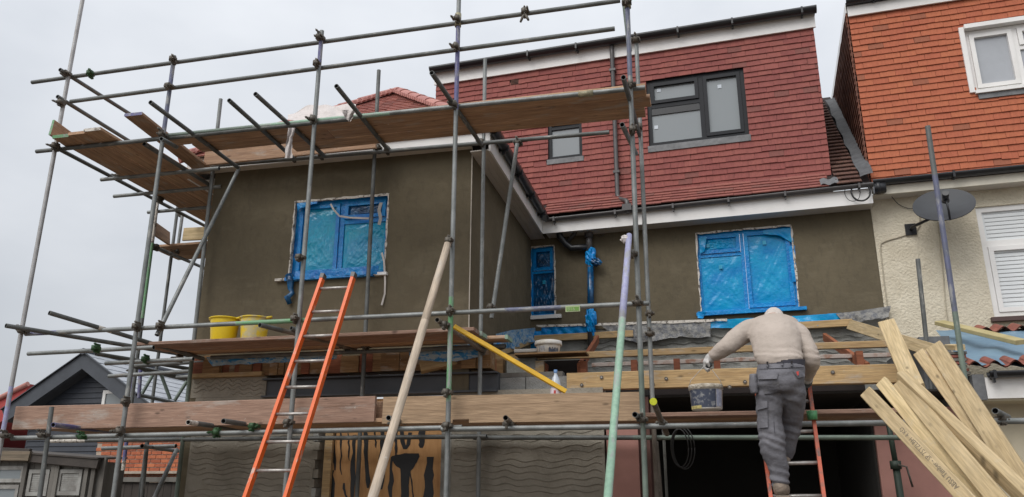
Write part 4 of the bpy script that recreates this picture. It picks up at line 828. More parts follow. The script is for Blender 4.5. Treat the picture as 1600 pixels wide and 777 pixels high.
rng = random.Random(8); b = MB(); q = atY(1497, 556, 9.1)
for k in range(7): b.box(q.x-0.12+rng.uniform(-.02, .02), q.x+0.06+rng.uniform(-.02, .02), 9.05, 9.25, q.z-0.2+k*0.035, q.z-0.2+k*0.035+0.026, TERR if k % 2 else OLDWOOD)
obj('broken_verge', b, LT)
tplank('timber_offcut', atY(1470, 516, 10.6)+Z*0.07, atY(1598, 549, 9.4)+Z*0.07, V((0, -0.4, 1)), 0.13, 0.05, mat('treated_timber', (0.46, 0.39, 0.20), 0.8, 0, 0.1, 5, (0.36, 0.30, 0.14)), 'greenish treated timber lying across the blue membrane of the lean-to', 'timber')
tplank('timber_offcut', atY(1484, 547, 9.3), atY(1500, 548, 9.0), V((0, -0.4, 1)), 0.10, 0.06, NEWW, 'short pale offcut at the corner of the lean-to beside the grey tube', 'timber')

# satellite dish and cables
du, dv = FM.uv(1475, 325, 0.45); dc = FM(du, dv, 0.45)
DS = thing('satellite_dish', dc, 'dark grey oval satellite dish on the cream wall under the black gutter', 'satellite dish')
dn = (NM*0.80+V((-0.12, 0, 0.60))).normalized(); b = MB()
dx = UM-dn*UM.dot(dn); dx.normalize(); dy = dn.cross(dx)
def dishp(a, c, back=0.0): r_ = 0.36*c; th = 2*math.pi*a; return dc+dx*r_*math.cos(th)*1.04+dy*r_*math.sin(th)*0.98+dn*(0.06*c*c-back)
b.grid(lambda a, c: dishp(a, c), 32, 8, DISH); b.grid(lambda a, c: dishp(1-a, c, 0.012), 32, 8, DISH); b.grid(lambda a, c: dishp(a, 1, 0.012*(1-c)), 32, 1, DISH); obj('reflector', b, DS)
lnb = dc+dn*0.30-dy*0.17
b = MB(); b.path([dc-dy*0.34+dn*0.04, dc-dy*0.30+dn*0.16, lnb-dn*0.02], 0.014, BLACKP, 8); obj('arm', b, DS)
b = MB(); b.cyl(lnb-dn*0.05+dy*0.02, lnb+dn*0.07-dy*0.02, 0.04, BLACKP); b.cyl(lnb-dn*0.09+dy*0.03, lnb-dn*0.05+dy*0.02, 0.05, GREYP, 0.045); obj('receiver_head', b, DS)
mw = FM(du-0.36, dv-0.13, 0.0); b = MB(); b.path([dc-dn*0.02, dc-dn*0.12-UM*0.1, mw+NM*0.12, mw+NM*0.03], 0.02, BLACKP, 8); b.fbox(Fr(mw, UM, Z, NM), -0.07, 0.07, -0.08, 0.08, 0.003, 0.03, BLACKP); obj('wall_bracket', b, DS)
def cable(name, pts, r_, m, label, fr=FM):
    b = MB(); P = [fr(*fr.uv(x, y, o), o) for x, y, o in pts]; Q = []
    for k in range(len(P)-1):
        a_, b_, c_, d_ = P[max(k-1, 0)], P[k], P[k+1], P[min(k+2, len(P)-1)]
        for q in range(6): t = q/6; Q.append(0.5*((2*b_)+(c_-a_)*t+(2*a_-5*b_+4*c_-d_)*t*t+(3*b_-a_-3*c_+d_)*t**3))
    b.path(Q+[P[-1]], r_, m, 6); return solo(name, b, label, 'cable')
CABB = mat('black_cable', (0.02, 0.02, 0.022), 0.5); CABC = mat('painted_cable', (0.46, 0.41, 0.31), 0.7)
cable('cable', [(1384, 297, .25), (1392, 306, .1), (1405, 320, .03), (1422, 326, .03), (1436, 322, .1)], 0.005, CABB, 'thin black cable looping from the gutter end to the satellite dish')
cable('cable', [(1437, 338, .02), (1437, 352, .012), (1430, 362, .012), (1408, 370, .012), (1382, 378, .012), (1376, 386, .012), (1379, 420, .012), (1384, 460, .012), (1389, 500, .012)], 0.007, CABC, 'thin cream painted cable running down the pebbledash from the dish')
cable('cable', [(1466, 347, .012), (1469, 380, .012), (1474, 430, .012), (1478, 480, .012), (1482, 505, .012)], 0.006, CABC, 'faint straight cable down the pebbledash right of the bent one')
def coil(cx, cy, rx, ry, n, label, r_=0.010, off=0.36, m=None):
    pts = []
    for k in range(n*10+1):
        t = 2*math.pi*k/10; pts.append((cx+rx*math.cos(t)*(1+0.05*math.sin(k*1.3)), cy+ry*math.sin(t)*(1+0.05*math.cos(k*.9)), off+0.012*math.sin(k*.7)))
    return cable('cable_coil', pts, r_, m or CABB, label)
coil(1345, 300, 14.5, 14, 3, 'small coil of black cable hanging on the white fascia by the party line')
coil(1332, 301, 12, 14, 1, 'single wide loop of thin black cable left of the tight coil', 0.005)
# ------------------------------------------------------------------ the scaffold
SC = thing('scaffold', (-3, 7.8, 0), 'tall tube scaffold of galvanised and paint-splashed poles in front of the house', 'scaffold')
TR = 0.0242
def tube(name, p0, p1, segs=None, label=None, r=TR, parent=None):
    """hollow pole; segs = [(end fraction, material), ...]"""
    p0, p1 = V(p0), V(p1); segs = segs or GALV
    if not isinstance(segs, list): segs = [(1.0, segs)]
    M, L_ = basis(p0, p1, Z if abs((p1-p0).normalized().z) < 0.9 else V((0, -1, 0)))
    b = MB(); n = 12; t0 = 0.0
    def ring(x, rr): i = len(b.v); b.v += [V((x, rr*math.cos(2*math.pi*k/n), rr*math.sin(2*math.pi*k/n))) for k in range(n)]; return i
    def band(i, j, m, sm=True):
        for k in range(n): b.face([i+k, i+(k+1) % n, j+(k+1) % n, j+k], m, sm)
    for (t1, m) in segs: band(ring(L_*t0, r), ring(L_*t1, r), m); t0 = t1
    for (x, s, m) in ((0, 1, segs[0][1]), (L_, -1, segs[-1][1])):
        a, c, d = ring(x, r), ring(x, r*0.82), ring(x+s*0.2, r*0.82); band(a, c, m, False); band(c, d, HOLE); b.face([d+k for k in range(n)], HOLE)
    return obj(name, b, parent or SC, M, label)
def T(name, x0, y0, Y0, x1, y1, Y1, segs=None, label=None, ext0=0.0, ext1=0.0):
    p, q = atY(x0, y0, Y0), atY(x1, y1, Y1); d = (q-p).normalized()
    return tube(name, p-d*ext0, q+d*ext1, segs, label)
def std(x0, y0, x1, y1, Y, segs=None, top=0.0, label=None, down=True):
    """upright through two picture points on plane Y, carried down to the ground"""
    p, q = atY(x0, y0, Y), atY(x1, y1, Y); d = (p-q).normalized()
    bt = q-d*((q.z-0.0)/d.z) if down else q
    return tube('standard', p+d*top, bt, segs, label)
CPM = {}
def coupler_mesh(m):
    if m in CPM: return CPM[m]
    b = MB()                       # local X = first tube, local Y = second tube (0.05 nearer)
    b.cyl((-0.028, 0, 0), (0.028, 0, 0), 0.033, m, n=10); b.cyl((0, -0.028, 0.05), (0, 0.028, 0.05), 0.033, m, n=10)
    b.box(-0.026, 0.026, -0.026, 0.026, 0.012, 0.04, m)
    for (x, y, z, ax) in ((0, 0.042, 0.0, 'z'), (0.042, 0, 0.05, 'z'), (0, -0.040, 0.0, 'x')):
        b.box(x-0.016, x+0.016, y-0.012, y+0.012, z-0.03, z+0.03, m); b.cyl((x, y, z-0.02), (x+0.01, y+0.008, z+0.075), 0.008, m, n=6); b.cyl((x+0.006, y+0.005, z+0.045), (x+0.008, y+0.006, z+0.058), 0.015, m, n=6)
    CPM[m] = b.mesh('coupler'); return CPM[m]
def coup(px, py, Y, m=None, ax=None, roll=0.0):
    p = atY(px, py, Y)
    M = Matrix.Translation(p) @ Matrix.Rotation(R(90)+roll, 4, 'X') @ Matrix.Rotation(random.choice((0, math.pi, math.pi/2, -math.pi/2)), 4, 'Z') @ Matrix.Diagonal((.92, .92, .92, 1))
    return obj('coupler', coupler_mesh(m or CLAMP), SC, M)
YF, YR, YI = 7.2, 7.25, 8.45
# front uprights
std(129, 0, 6.7, 664, YF, [(.55, GALVP), (.66, GALVP), (.72, TLIL), (.80, GALVP), (1, GALVP)], top=0.5)
std(272, 90, 177, 777, YF, [(.02, GALV), (.16, TBLU), (1, GALV)], top=0.02, label='upright with a purple upper length')
std(503, 48.5, 445, 777, YF, [(.01, GALV), (.07, TPUR), (1, GALV)])
std(717, 0, 697, 777, YF, [(.16, GALV), (.29, TPUR), (.55, GALV), (.68, TGRN), (1, GALV)], top=0.9, label='upright painted purple at the top and green lower down')
std(980, 0, 1009, 777, YF, [(.22, TBLU), (.6, GALV), (1, TDGR)], top=0.7, label='upright painted slate blue at the top')
T('standard', 81, 636, YF, 62, 777, YF, GALVD, None, 0, 1.6)
# inner uprights
std(345, 155, 282, 720, YI, [(.5, GALV), (1, TDGR)]); std(592, 110, 558, 770, YI, GALVD); std(758, 92, 747, 770, YI, GALV); std(994, 62, 1013, 480, YI, [(.62, GALV), (1, GALVB)])
std(808, 225, 768, 497, 8.3, GALV, down=False)
# rails along the front
T('guard_rail', 50, 129, YR, 969, 1, YR, GALVD); T('guard_rail', 110.5, 159, YR, 960.5, 45, YR, GALVD)
T('ledger', 57, 237, YR+0.02, 530, 188, YR, GALVD, ext1=0.1); T('ledger', 262.8, 212, YR, 1008, 137, YR, [(.2, TDGR), (.5, TPGR), (1, GALV)])
T('guard_rail', 40, 522, YR, 1014, 474, YR, [(.06, TPUR), (.38, GALV), (.5, TGRN), (.8, GALV), (.88, TBLU), (1, GALV)])
T('ledger', 18, 685, YR, 722, 668, YR, [(.25, GALV), (1, GALV)]); T('ledger', 690, 671, YR-0.045, 1660, 657, YR-0.045, GALV)
# inner ledgers
T('ledger', 300, 262, YI-0.06, 952, 207, YI-0.06, GALVD); T('ledger', 80, 689, YI, 760, 682, YI, [(.09, MASTIC), (1, GALVD)]); T('ledger', 740, 684, YI+0.05, 1410, 684, YI+0.05, [(.4, GALVD), (1, TDGR)])
T('ledger', 330, 559, YI-0.05, 790, 541, YI-0.05, GALVD)
# putlogs of the top lift: each from a free end in front back to the inner ledger
for (x0, y0, x1, y1, m) in ((235, 160, 372, 262, GALVD), (358, 157, 458, 247, GALVD), (399, 147, 506, 243, GALVD), (525.5, 134.6, 606, 234, GALVD), (674.5, 114, 752, 226, GALVD)):
    a, c = atZ(x0, y0, 5.49), atZ(x1, y1, 5.49); tube('putlog', a, c, m)
T('putlog', 974, 121, 6.6, 1000, 214, 8.5, GALVD); T('putlog', 972, 195, 6.9, 994, 240, 8.3, GALV); T('putlog', 252, 217, 7.0, 276, 230, 7.35, GALV)
T('raking_tube', 975, 0, 7.35, 984, 80, 7.3, TDGR, ext0=0.5)
# left return: top lift rails, outer ledger
for (x0, y0, x1, y1, zz) in ((93.7, 109, 201, 177, 6.42), (89.7, 151, 188, 212, 6.06)):
    a = atX(x0, y0, -7.17); c = atX(x1, y1, -7.17); d = (c-a).normalized(); tube('guard_rail', a, c+d*0.6, GALVD)
a, c = atX(88, 231, -7.17), atX(337, 362, -7.17); d = (c-a).normalized(); tube('ledger', a-d*0.05, c+d*1.5, GALVD)
a, c = atZ(253, 210, 5.46), atZ(375, 310, 5.46); tube('ledger', (-6.05, 7.3, 5.46), (-6.05, 11.4, 5.46), GALVD)
for (x0, y0, x1, y1) in ((158, 281, 345, 265), (178, 307, 345, 291), (231, 332, 345, 322)):
    a = atZ(x0, y0, 5.42); c = atZ(x1, y1, 5.42); tube('putlog', a, V((c.x, a.y, 5.42)), GALV)
# return uprights and the lower return platform behind
def stdX(x0, y0, x1, y1, X, segs, label=None):
    p, q = atX(x0, y0, X), atX(x1, y1, X); d = (p-q).normalized(); tube('standard', p, q-d*((q.z)/d.z), segs, label)
YB = 10.3
T('standard', 248, 300, 9.2, 192, 735, 9.2, [(.2, MASTIC), (.48, TGRN), (.85, GALVD), (.97, TPUR), (1, MASTIC)], 'far upright splashed with green paint')
T('standard', 277, 330, YB, 238, 627, YB, GALVD, ext0=0.1, ext1=2.0); T('standard', 285, 336, YB-0.1, 277, 393, YB-0.1, GALV)
T('ledger', 241, 387, 10.1, 334, 378, 10.1, [(.5, TBLU), (1, TGRN)]); T('ledger', 240, 385, 9.3, 335, 426, 11.6, GALVD, ext1=0.4)
# diagonal brace on the left
T('brace', 371, 268, 8.35, 248, 518, 7.3, GALV, ext0=0.05, ext1=0.05)
# middle lift at the left
T('putlog', 77, 489, 6.7, 318, 561, 8.5, [(.28, GALVD), (.36, MASTIC), (1, GALVD)]); T('putlog', 9, 509, 6.75, 322, 560, 9.0, GALVD); T('guard_rail', 44, 553, 7.6, 240, 543, 7.6, GALV); T('putlog', 150, 553, 7.9, 318, 580, 9.4, GALVD)
T('guard_rail', 165, 568, 7.8, 302, 561, 7.8, GALV); T('guard_rail', 210, 572, 8.6, 322, 565, 8.6, GALVD); T('putlog', 170, 588, 8.6, 300, 580, 8.6, GALV); T('putlog', 205, 572, 9.0, 298, 592, 10.2, GALVD); T('guard_rail', 276, 590, 9.0, 330, 586, 9.0, GALV)
T('putlog', 406, 508, 7.0, 556, 545, 8.5, [(.2, GALVD), (1, GALVB)]); T('putlog', 683, 500, 7.05, 756, 549, 8.5, GALVB, 'brown rusty cross tube'); T('putlog', 455, 513, 7.4, 480, 522, 7.6, GALVD)
# lattice beam far left
LB = [(218, 577, 9.6), (300, 596, 11.2)]; LB2 = [(214, 617, 9.6), (296, 634, 11.2)]
T('lattice_chord', *LB[0], *LB[1], GALVD); T('lattice_chord', *LB2[0], *LB2[1], GALVD)
for (x0, y0, x1, y1) in ((220, 619, 240, 584), (252, 586, 266, 624), (273, 626, 292, 596), (296, 598, 306, 628)): T('lattice_brace', x0, y0, 10.2, x1, y1, 10.3, TDGR)
for (x0, x1) in ((211, 206), (220, 217)): T('lattice_end', x0, 573, 9.5, x1, 622, 9.5, TPUR)
# bottom lift putlogs and struts at the left
for (x0, y0, x1, y1, sg) in ((83, 664, 146, 671, TPUR), (294, 660, 352, 668, [(.1, MASTIC), (1, GALVD)]), (349, 658, 400, 665, GALVD), (607, 653, 632, 660, GALV), (790, 653, 800, 662, GALVB), (992, 648, 1000, 652, GALVD)):
    T('putlog', x0, y0, 6.85, x1, y1, 7.6, sg, ext1=0.8)
T('putlog', 1021, 628, 6.7, 1042, 678, 7.6, [(.02, LIME), (1, GALVB)], 'cross tube with a lime yellow cap')
q = atY(1021, 628, 6.7); b = MB(); b.cyl(q, q-V((0, .02, 0)), 0.030, LIME, n=14); obj('tube_cap', b, SC)
T('putlog', 160, 701, 8.6, 275, 697, 8.6, GALV); T('putlog', 222, 697, 8.3, 278, 705, 9.4, GALV); T('strut', 276, 703, 8.8, 242, 777, 7.9, GALV, ext1=1.5)
T('standard', 230, 690, 8.7, 222, 777, 8.7, GALVD, ext1=1.5)
T('ledger', 1553, 657, YR, 1680, 656, YR, GALV) if False else None
T('putlog', 1555, 642, 6.85, 1575, 652, 7.6, GALVD); T('putlog', 1025, 690, 8.6, 1032, 777, 8.6, GALVB, ext1=1.3)
T('joint_sleeve', 903, 148.5, YR, 926, 145.5, YR, MASTIC) if False else None
a, c = atY(904, 148.2, YR), atY(927, 145.5, YR); b = MB(); b.cyl(a, c, 0.032, mat('sleeve_pale', (0.36, 0.33, 0.22), 0.6, 0.3, 0.2, 30), n=12); obj('joint_sleeve', b, SC)
a, c = atY(716, 22, YF), atY(715.5, 42, YF); b = MB(); b.cyl(a, c, 0.034, mat('sleeve_pale', (0.36, 0.33, 0.22)), n=12); obj('joint_sleeve', b, SC)
a, c = atY(980, 0, YF), atY(981, 13, YF); b = MB(); b.cyl(a, c, 0.034, mat('sleeve_pale', (0.36, 0.33, 0.22)), n=12); obj('joint_sleeve', b, SC)
# couplers
for (x, y, Y, m) in ((105, 116, YF, None), (98, 162, YF, None), (143, 117, YR, CLAMPG), (272, 95, YF, None), (266, 136, YF, None), (501, 60, YF, None), (496, 102, YF, None), (716, 32, YF, None), (714, 75, YF, None), (979, 5, YF, None),
        (89, 230, YF, None), (256, 212, YF, None), (491, 188, YF, None), (711, 165, YF, None), (986, 133, YF, None), (988, 205, YF, None), (1000, 200, YI, None), (994, 64, YI, None), (820, 21, YR, None),
        (38, 518, YF, None), (215, 511, YF, None), (252, 510, YF, None), (462, 499, YF, None), (704, 487, YF, None), (997, 474, YF, None), (768, 480, 8.3, None), (696, 508, YF, None), (470, 403, YF, None),
        (152, 545, YR, CLAMPG), (229, 562, 7.8, CLAMPG), (12, 681, YF, None), (190, 674, YF, None), (132, 683, YR, CLAMPG), (341, 676, YR, CLAMPG), (398, 666, YR, CLAMPG), (70, 680, YF, None), (699, 613, YF, None), (699, 665, YF, None), (1004, 656, YF, None), (1035, 662, YR, None), (794, 662, YR, None), (620, 662, YR, None),
        (198, 628, YF, None), (573, 542, YI, None), (755, 548, YI, None), (452, 660, YF, None), (592, 234, YI, None), (754, 224, YI, None), (460, 248, YI, None), (606, 236, YI, None), (503, 244, YI, None), (810, 225, YI, None),
        (188, 276, 8.3, None), (252, 311, 9.0, None), (245, 387, 9.3, None), (285, 336, YB, None), (278, 392, YB, None), (702, 378, 7.12, None), (988, 397, 7.15, None), (1015, 490, YI, None), (1016, 522, YI, None), (543, 544, YI, None), (282, 560, YI, None), (1562, 655, YR, None), (211, 580, 9.5, None)):
    coup(x, y, Y-0.02 if Y in (YF, YI) else Y, m)
# number tag on the guard rail
tg = atY(895, 482, YR-0.03); ftg = Fr(tg, (1, 0, 0), Z, (0, -1, 0))
b = MB(); b.fbox(ftg, -0.068, 0.068, -0.032, 0.026, 0.0, 0.006, TAGT); b.fbox(ftg, -0.058, 0.058, -0.024, 0.012, 0.006, 0.008, TAGG); TG = obj('number_tag', b, SC)
obj('tag_digits', text_mesh('816', 0.048, TAGT, 'tag_digits'), TG, ftg.mat(-0.050, -0.022, 0.0095))

# ------------------------------------------------------------------ scaffold boards, each a thing of its own
def board(x0, x1, y, z, label, w_=0.222, t_=0.038, m=None, tilt=0.0, grp=None, name='scaffold_board', cat='board', endm=None, y1=None):
    return tplank(name, (x0, y, z), (x1, y if y1 is None else y1, z+tilt), Z, w_, t_, m or SCAFW, label, cat, grp, endm, 0.004)
GT = 'scaffold boards of the top lift along the front'
zt = 5.515
for k, (a, c, lab) in enumerate(((-5.85, -2.35, 'front board of the top lift, left length, beside the purple-ended plank'), (-2.34, -0.36, 'front board of the top lift, right length, frayed end by the dormer window'))): board(a, c, 7.42, zt, lab, grp=GT)
for k, (a, c, lab) in enumerate(((-5.6, -3.9, 'second board of the top lift, left length'), (-3.89, -0.33, 'second board of the top lift, long right length reaching past the blue-topped upright'))): board(a, c, 7.655, zt, lab, grp=GT)
board(-4.5, -0.40, 7.89, zt, 'third board of the top lift, behind the two front ones', grp=GT)
GTL = 'scaffold boards of the left return at the top'
for k, (x, y0, lab) in enumerate(((-6.96, 7.04, 'outermost board of the top left return, green painted end'), (-6.72, 7.01, 'second board from outside on the top left return'), (-6.48, 6.97, 'third board from outside on the top left return, pale end'), (-6.24, 7.35, 'innermost board of the top left return'))):
    tplank('scaffold_board', (x, y0, zt), (x, 10.9, zt), Z, 0.225, 0.038, SCAFW, lab, 'board', GTL, (TGRN if k == 0 else (MASTIC if k == 2 else None)), 0.004)
a, c = atZ(208, 181, 5.63), atZ(306, 258, 5.56); tplank('scaffold_board', a, c+(c-a).normalized()*0.2, Z, 0.225, 0.038, SCAFW, 'loose plank with a purple painted end lying across the top left corner', 'board', None, TPUR)
tplank('toe_board', (-7.1, 7.05, zt+0.04), (-7.1, 7.9, zt+0.04), (-1, 0, 0), 0.001+0.20, 0.03, SCAFW, 'short upright toe board with a green edge at the top left corner', 'toe board', None, TGRN) if False else None
M, L_ = basis((-7.085, 7.03, zt+0.04+0.1), (-7.085, 7.32, zt+0.04+0.07), (-1, 0, 0)); tag(obj('toe_board', plank_mb(L_, 0.2, 0.03, SCAFW, TGRN), None, M), 'short upright toe board with a green end at the top left corner', 'toe board')
a, c = atY(127, 212, 8.3), atY(420, 188, 8.3)
tplank('toe_board', (-5.9, 8.25, zt+0.15), (-3.6, 8.25, zt+0.15), (0, -1, 0), 0.2, 0.036, SCAFW, 'toe board along the back of the top lift at its left end', 'toe board')
# middle lift boards
GM = 'boards of the middle lift under the yellow tubs'
zm = 3.215
board(-6.05, -1.98, 8.36, zm, 'back board of the middle lift with a pale metal end band', m=SCAFW, grp=GM)
board(-6.1, -2.2, 8.12, zm, 'middle board of the middle lift carrying the yellow tubs', m=TOEW, grp=GM)
board(-6.15, -2.22, 7.88, zm, 'front board of the middle lift below the yellow tubs', m=TOEW, grp=GM)
for (x, y) in ((-1.99, 8.36), (-2.21, 8.12)): b = MB(); b.box(x-0.02, x+0.012, y-0.114, y+0.114, zm-0.003, zm+0.042, TPGR); solo('end_band', b, 'pale green metal band on the board end, '+('back one' if y > 8.2 else 'front one'), 'board band')
# lower return boards behind
a, c = atY(288, 371, 10.05), atY(336, 367, 10.05)
tplank('toe_board', atY(288, 367, 10.05), atY(345, 364, 10.05), (0, -1, 0), 0.20, 0.035, NEWW, 'pale toe board on the lower platform behind the left scaffold', 'toe board')
tplank('toe_board', atY(238, 357, 9.3), atY(262, 373, 10.0), (1, -0.3, 0), 0.20, 0.035, SCAFW, 'darker toe board end beside the pale one on the lower left platform', 'toe board')
q = atY(300, 388, 10.2)
for k in range(3): tplank('scaffold_board', (q.x-0.6, 10.15+k*0.235, q.z), (q.x+1.2, 10.15+k*0.235, q.z), Z, 0.225, 0.038, SCAFW, ('nearest', 'middle', 'farthest')[k]+' board of the lower left platform behind the brace', 'board', 'boards of the lower left platform')
# bottom lift boards
GB = 'boards of the bottom lift'
zb = 2.282
for k in range(4): board(-6.95, 0.55 if k else -0.55, 7.46+k*0.235, zb, ('front', 'second', 'third', 'back')[k]+' board of the bottom lift, left of the worker', m=SCAFW, grp=GB)
for k in range(4): board(-0.53 if k == 0 else 0.57, 1.95, 7.46+k*0.235, zb, ('front', 'second', 'third', 'back')[k]+' board of the bottom lift, right end behind the worker', m=TOEW if k == 0 else SCAFW, grp=GB)
# tall toe boards of the bottom lift
def toe(x0, x1, zt0, zt1, zb0, zb1, Y, t_, label, notch=None):
    L_ = x1-x0; h = (zt0-zb0+zt1-zb1)/2; M, _ = basis((x0, Y, (zt0+zb0)/2), (x1, Y, (zt1+zb1)/2), (0, -1, 0)); b = plank_mb(L_, h, t_, TOEW)
    if notch:
        b = MB(); a, c, d = notch
        pts = [(0, -h/2), (a, -h/2), (a, -h/2+d), (c, -h/2+d), (c, -h/2), (L_, -h/2), (L_, h/2), (0, h/2)]
        for z_ in (0, t_): b.poly([(x, y, z_) for x, y in (pts if z_ else pts[::-1])], BEAMW2)
        for k in range(8): (x0_, y0_), (x1_, y1_) = pts[k], pts[(k+1) % 8]; b.poly([(x0_, y0_, 0), (x1_, y1_, 0), (x1_, y1_, t_), (x0_, y0_, t_)], BEAMW2)
    return tag(obj('toe_board', b, None, M), label, 'toe board')
BEAMW2 = wood('grey_beam_wood', (0.42, 0.29, 0.185), (0.31, 0.21, 0.13))
toe(-7.17, -3.06, 2.525, 2.515, 2.262, 2.285, 7.36, 0.045, 'long pinkish toe board with dents along the bottom lift on the left')
toe(-2.98, -0.53, 2.52, 2.50, 2.262, 2.255, 7.38, 0.06, 'notched weathered beam used as toe board in the middle of the bottom lift', (0.70, 0.86, 0.03))
b = MB(); q0 = atY(574, 618, 7.37); b.box(-3.10, -2.94, 7.425, 7.45, 2.30, 2.49, SCAFW); solo('toe_board_packer', b, 'short dark packer in the gap between the two long toe boards', 'packer')

# ------------------------------------------------------------------ props, ladders
def pole(name, x0, y0, Y0, x1, y1, Y1, r, segs, label, cat, ext=2.0):
    p, q = atY(x0, y0, Y0), atY(x1, y1, Y1); d = (q-p).normalized(); e = q+d*(q.z/-d.z)
    M, L_ = basis(p, e, V((0, -1, 0))); b = MB(); t0 = 0; n = 14
    for (t1, m) in segs: b.cyl((L_*t0, 0, 0), (L_*t1, 0, 0), r*(1+0.06*math.sin(t0*9)), m, r*(1+0.06*math.sin(t1*9)), n=n, cap=t0 == 0 or t1 == 1); t0 = t1
    return tag(obj(name, b, None, M), label, cat)
pole('raking_pole', 701, 376, 7.12, 586, 765, 5.0, 0.033, [(.25, POLEW), (.5, POLEW), (.75, POLEW), (1, POLEW)], 'pale bare wooden pole leaning up to the green and purple upright', 'pole')
pole('raking_tube', 983, 368, 7.12, 950, 775, 5.0, 0.0275, [(.25, TLIL), (.5, TPGR), (1, TPGR)], 'raking scaffold tube painted lilac above and pale green below', 'pole')
b = MB(); cc = atY(981, 372, 7.07); solo('rag', crumple(cc-Z*0.01-V((0.025, 0, 0)), 0.04, 0.03, 0.035, NETW, 3, 16, 10), 'small white rag knotted on top of the lilac and green tube', 'rag')
def ladder(name, tl, tr, bl, br, m, rungs, label, sw=0.032, sd_=0.06, rz=None):
    tl, tr, bl, br = V(tl), V(tr), V(bl), V(br); c = (bl+br)/2
    L0 = thing(name, (c.x, c.y, 0), label, 'ladder')
    nrm = (tr-tl).cross(bl-tl).normalized(); nrm = -nrm if nrm.y > 0 else nrm
    for (a, e) in ((tl, bl), (tr, br)):
        d = (e-a).normalized(); e2 = e+d*(e.z/-d.z); M, L_ = basis(a, e2, (tr-tl).normalized())
        bb = MB(); bb.box(0, L_, -sd_/2, sd_/2, -sw/2, sw/2, m); 
        st = obj('stile', bb, L0, M); cp = MB(); cp.box(-0.02, 0.03, -sd_/2-0.004, sd_/2+0.004, -sw/2-0.004, sw/2+0.004, GREYP); obj('end_cap', cp, st, M)
    dl, dr = (bl-tl).normalized(), (br-tr).normalized(); Lz = (tl.z-0)/-dl.z; k = rz
    while k < Lz-0.1:
        p, q = tl+dl*k, tr+dr*k*((br-tr).length/(bl-tl).length); bb = MB(); bb.cyl(p, q, 0.015, ALU, n=8); obj('rung', bb, L0); k += rungs
    return L0
YT, YBm = 7.13, 6.62
ladder('ladder', atY(505, 432, 7.17), atY(553, 430, 7.17), atY(384, 777, YBm), atY(447, 777, YBm), LADO, 0.262, 'bright orange ladder with pale worn rungs at the left, leaning against the middle rail', rz=0.14)
ladder('ladder', atY(1180, 597, 7.10), atY(1263, 592, 7.10), atY(1206, 790, 6.72), atY(1289, 790, 6.72), LADR, 0.262, 'scuffed red-orange ladder the worker is climbing', 0.028, 0.05, rz=0.20)
a = atY(1269, 649, 6.93); solo('green_tape', (lambda b: (b.cyl(a+V((0.0, 0, 0.035)), a-V((0, 0, 0.035)), 0.042, mat('green_tape', (0.10, 0.34, 0.14), 0.5, 0, .2, 30), 0.038, n=8), b)[-1])(MB()), 'green tape wound round the right stile of the worker’s ladder', 'tape')

# uprights at the right, in front of the neighbour
def spole(x0, y0, x1, y1, Y, segs, label):
    p, q = atY(x0, y0, Y), atY(x1, y1, Y); d = (p-q).normalized(); o = tube('scaffold_pole', p, q-d*(q.z/d.z), segs); o.parent = None; o.matrix_basis = WM[o]; tag(o, label, 'pole'); return o
spole(1449.4, 197.5, 1507, 590, 7.6, [(.1, GALVD), (.36, TBLU), (.55, TDGR), (1, TDGR)], 'tall dark pole, purple above and green below, in front of the dish')
spole(1434, 405, 1447, 528, 9.3, GALVD, 'shorter grey pole standing before the pebbledash wall left of the dish pole')

# ------------------------------------------------------------------ loose timbers leaning at the right
def leaner(x0, y0, Y0, x1, y1, Y1, wd, th, label, tilt=(0, 0, 0), m=None, name='timber', ext=None):
    p, q = atY(x0, y0, Y0), atY(x1, y1, Y1); d = (q-p).normalized(); mid = (p+q)/2; up = (CAM-mid).normalized()+V(tilt)
    e = q+d*(ext if ext is not None else max(0, q.z/-d.z)); M, L_ = basis(p, e, up)
    return tag(obj(name, plank_mb(L_, wd, th, m or NEWW), None, M @ Matrix.Translation((0, 0, -th))), label, 'timber', 'new timbers leaning at the right'), M, L_
t1, M1, L1 = leaner(1350.5, 612, 6.95, 1507, 777, 5.9, 0.105, 0.045, 'lowest leaning timber, stamped with black lettering', (-0.30, 0, 0.15))
obj('stamp', text_mesh('ABSU Timber - SP 75TZLBH  4 KD', 0.050, INK, 'stamp'), t1, WM[t1] @ Matrix.Translation((1.28, 0.024, 0.0465)) @ Matrix.Rotation(math.pi, 4, 'Z') @ Matrix.Rotation(0, 4, 'X'))
leaner(1375, 595, 7.0, 1526, 777, 6.0, 0.10, 0.045, 'second leaning timber, between the stamped one and the broad knotty one', (-0.35, 0, 0.1))
leaner(1403, 596, 6.9, 1556, 777, 5.75, 0.115, 0.05, 'third leaning timber, broad and bright with knots, slanted top end', (-0.30, 0, 0.25))
leaner(1410, 580, 6.9, 1606, 768, 5.7, 0.085, 0.11, 'fourth leaning timber, thick with a dark brown side', (0.35, 0, 0.55))
leaner(1384.5, 500, 8.5, 1424, 592, 7.4, 0.155, 0.05, 'upright stamped plank with its end against the wall foot above the thick timber', (0, 0, 0.2), ext=0.12)
leaner(1457, 539, 7.9, 1596, 754, 6.3, 0.145, 0.06, 'widest leaning timber at the far right with a sawn top', (-0.28, 0, 0.3))
leaner(1434, 549, 8.0, 1578, 745, 6.5, 0.10, 0.05, 'narrow rough-sawn timber under the widest leaning one', (-0.2, 0, 0.2), m=wood('rough_timber', (0.55, 0.43, 0.26), (0.42, 0.31, 0.17)))
leaner(1447, 547, 7.95, 1588, 748, 6.42, 0.05, 0.05, 'thin brown batten standing in for the dark side of the widest leaning timber', (-0.2, 0, 0.2), m=BEAMW)  # extra strip of browner wood for the dark side face of the widest timber

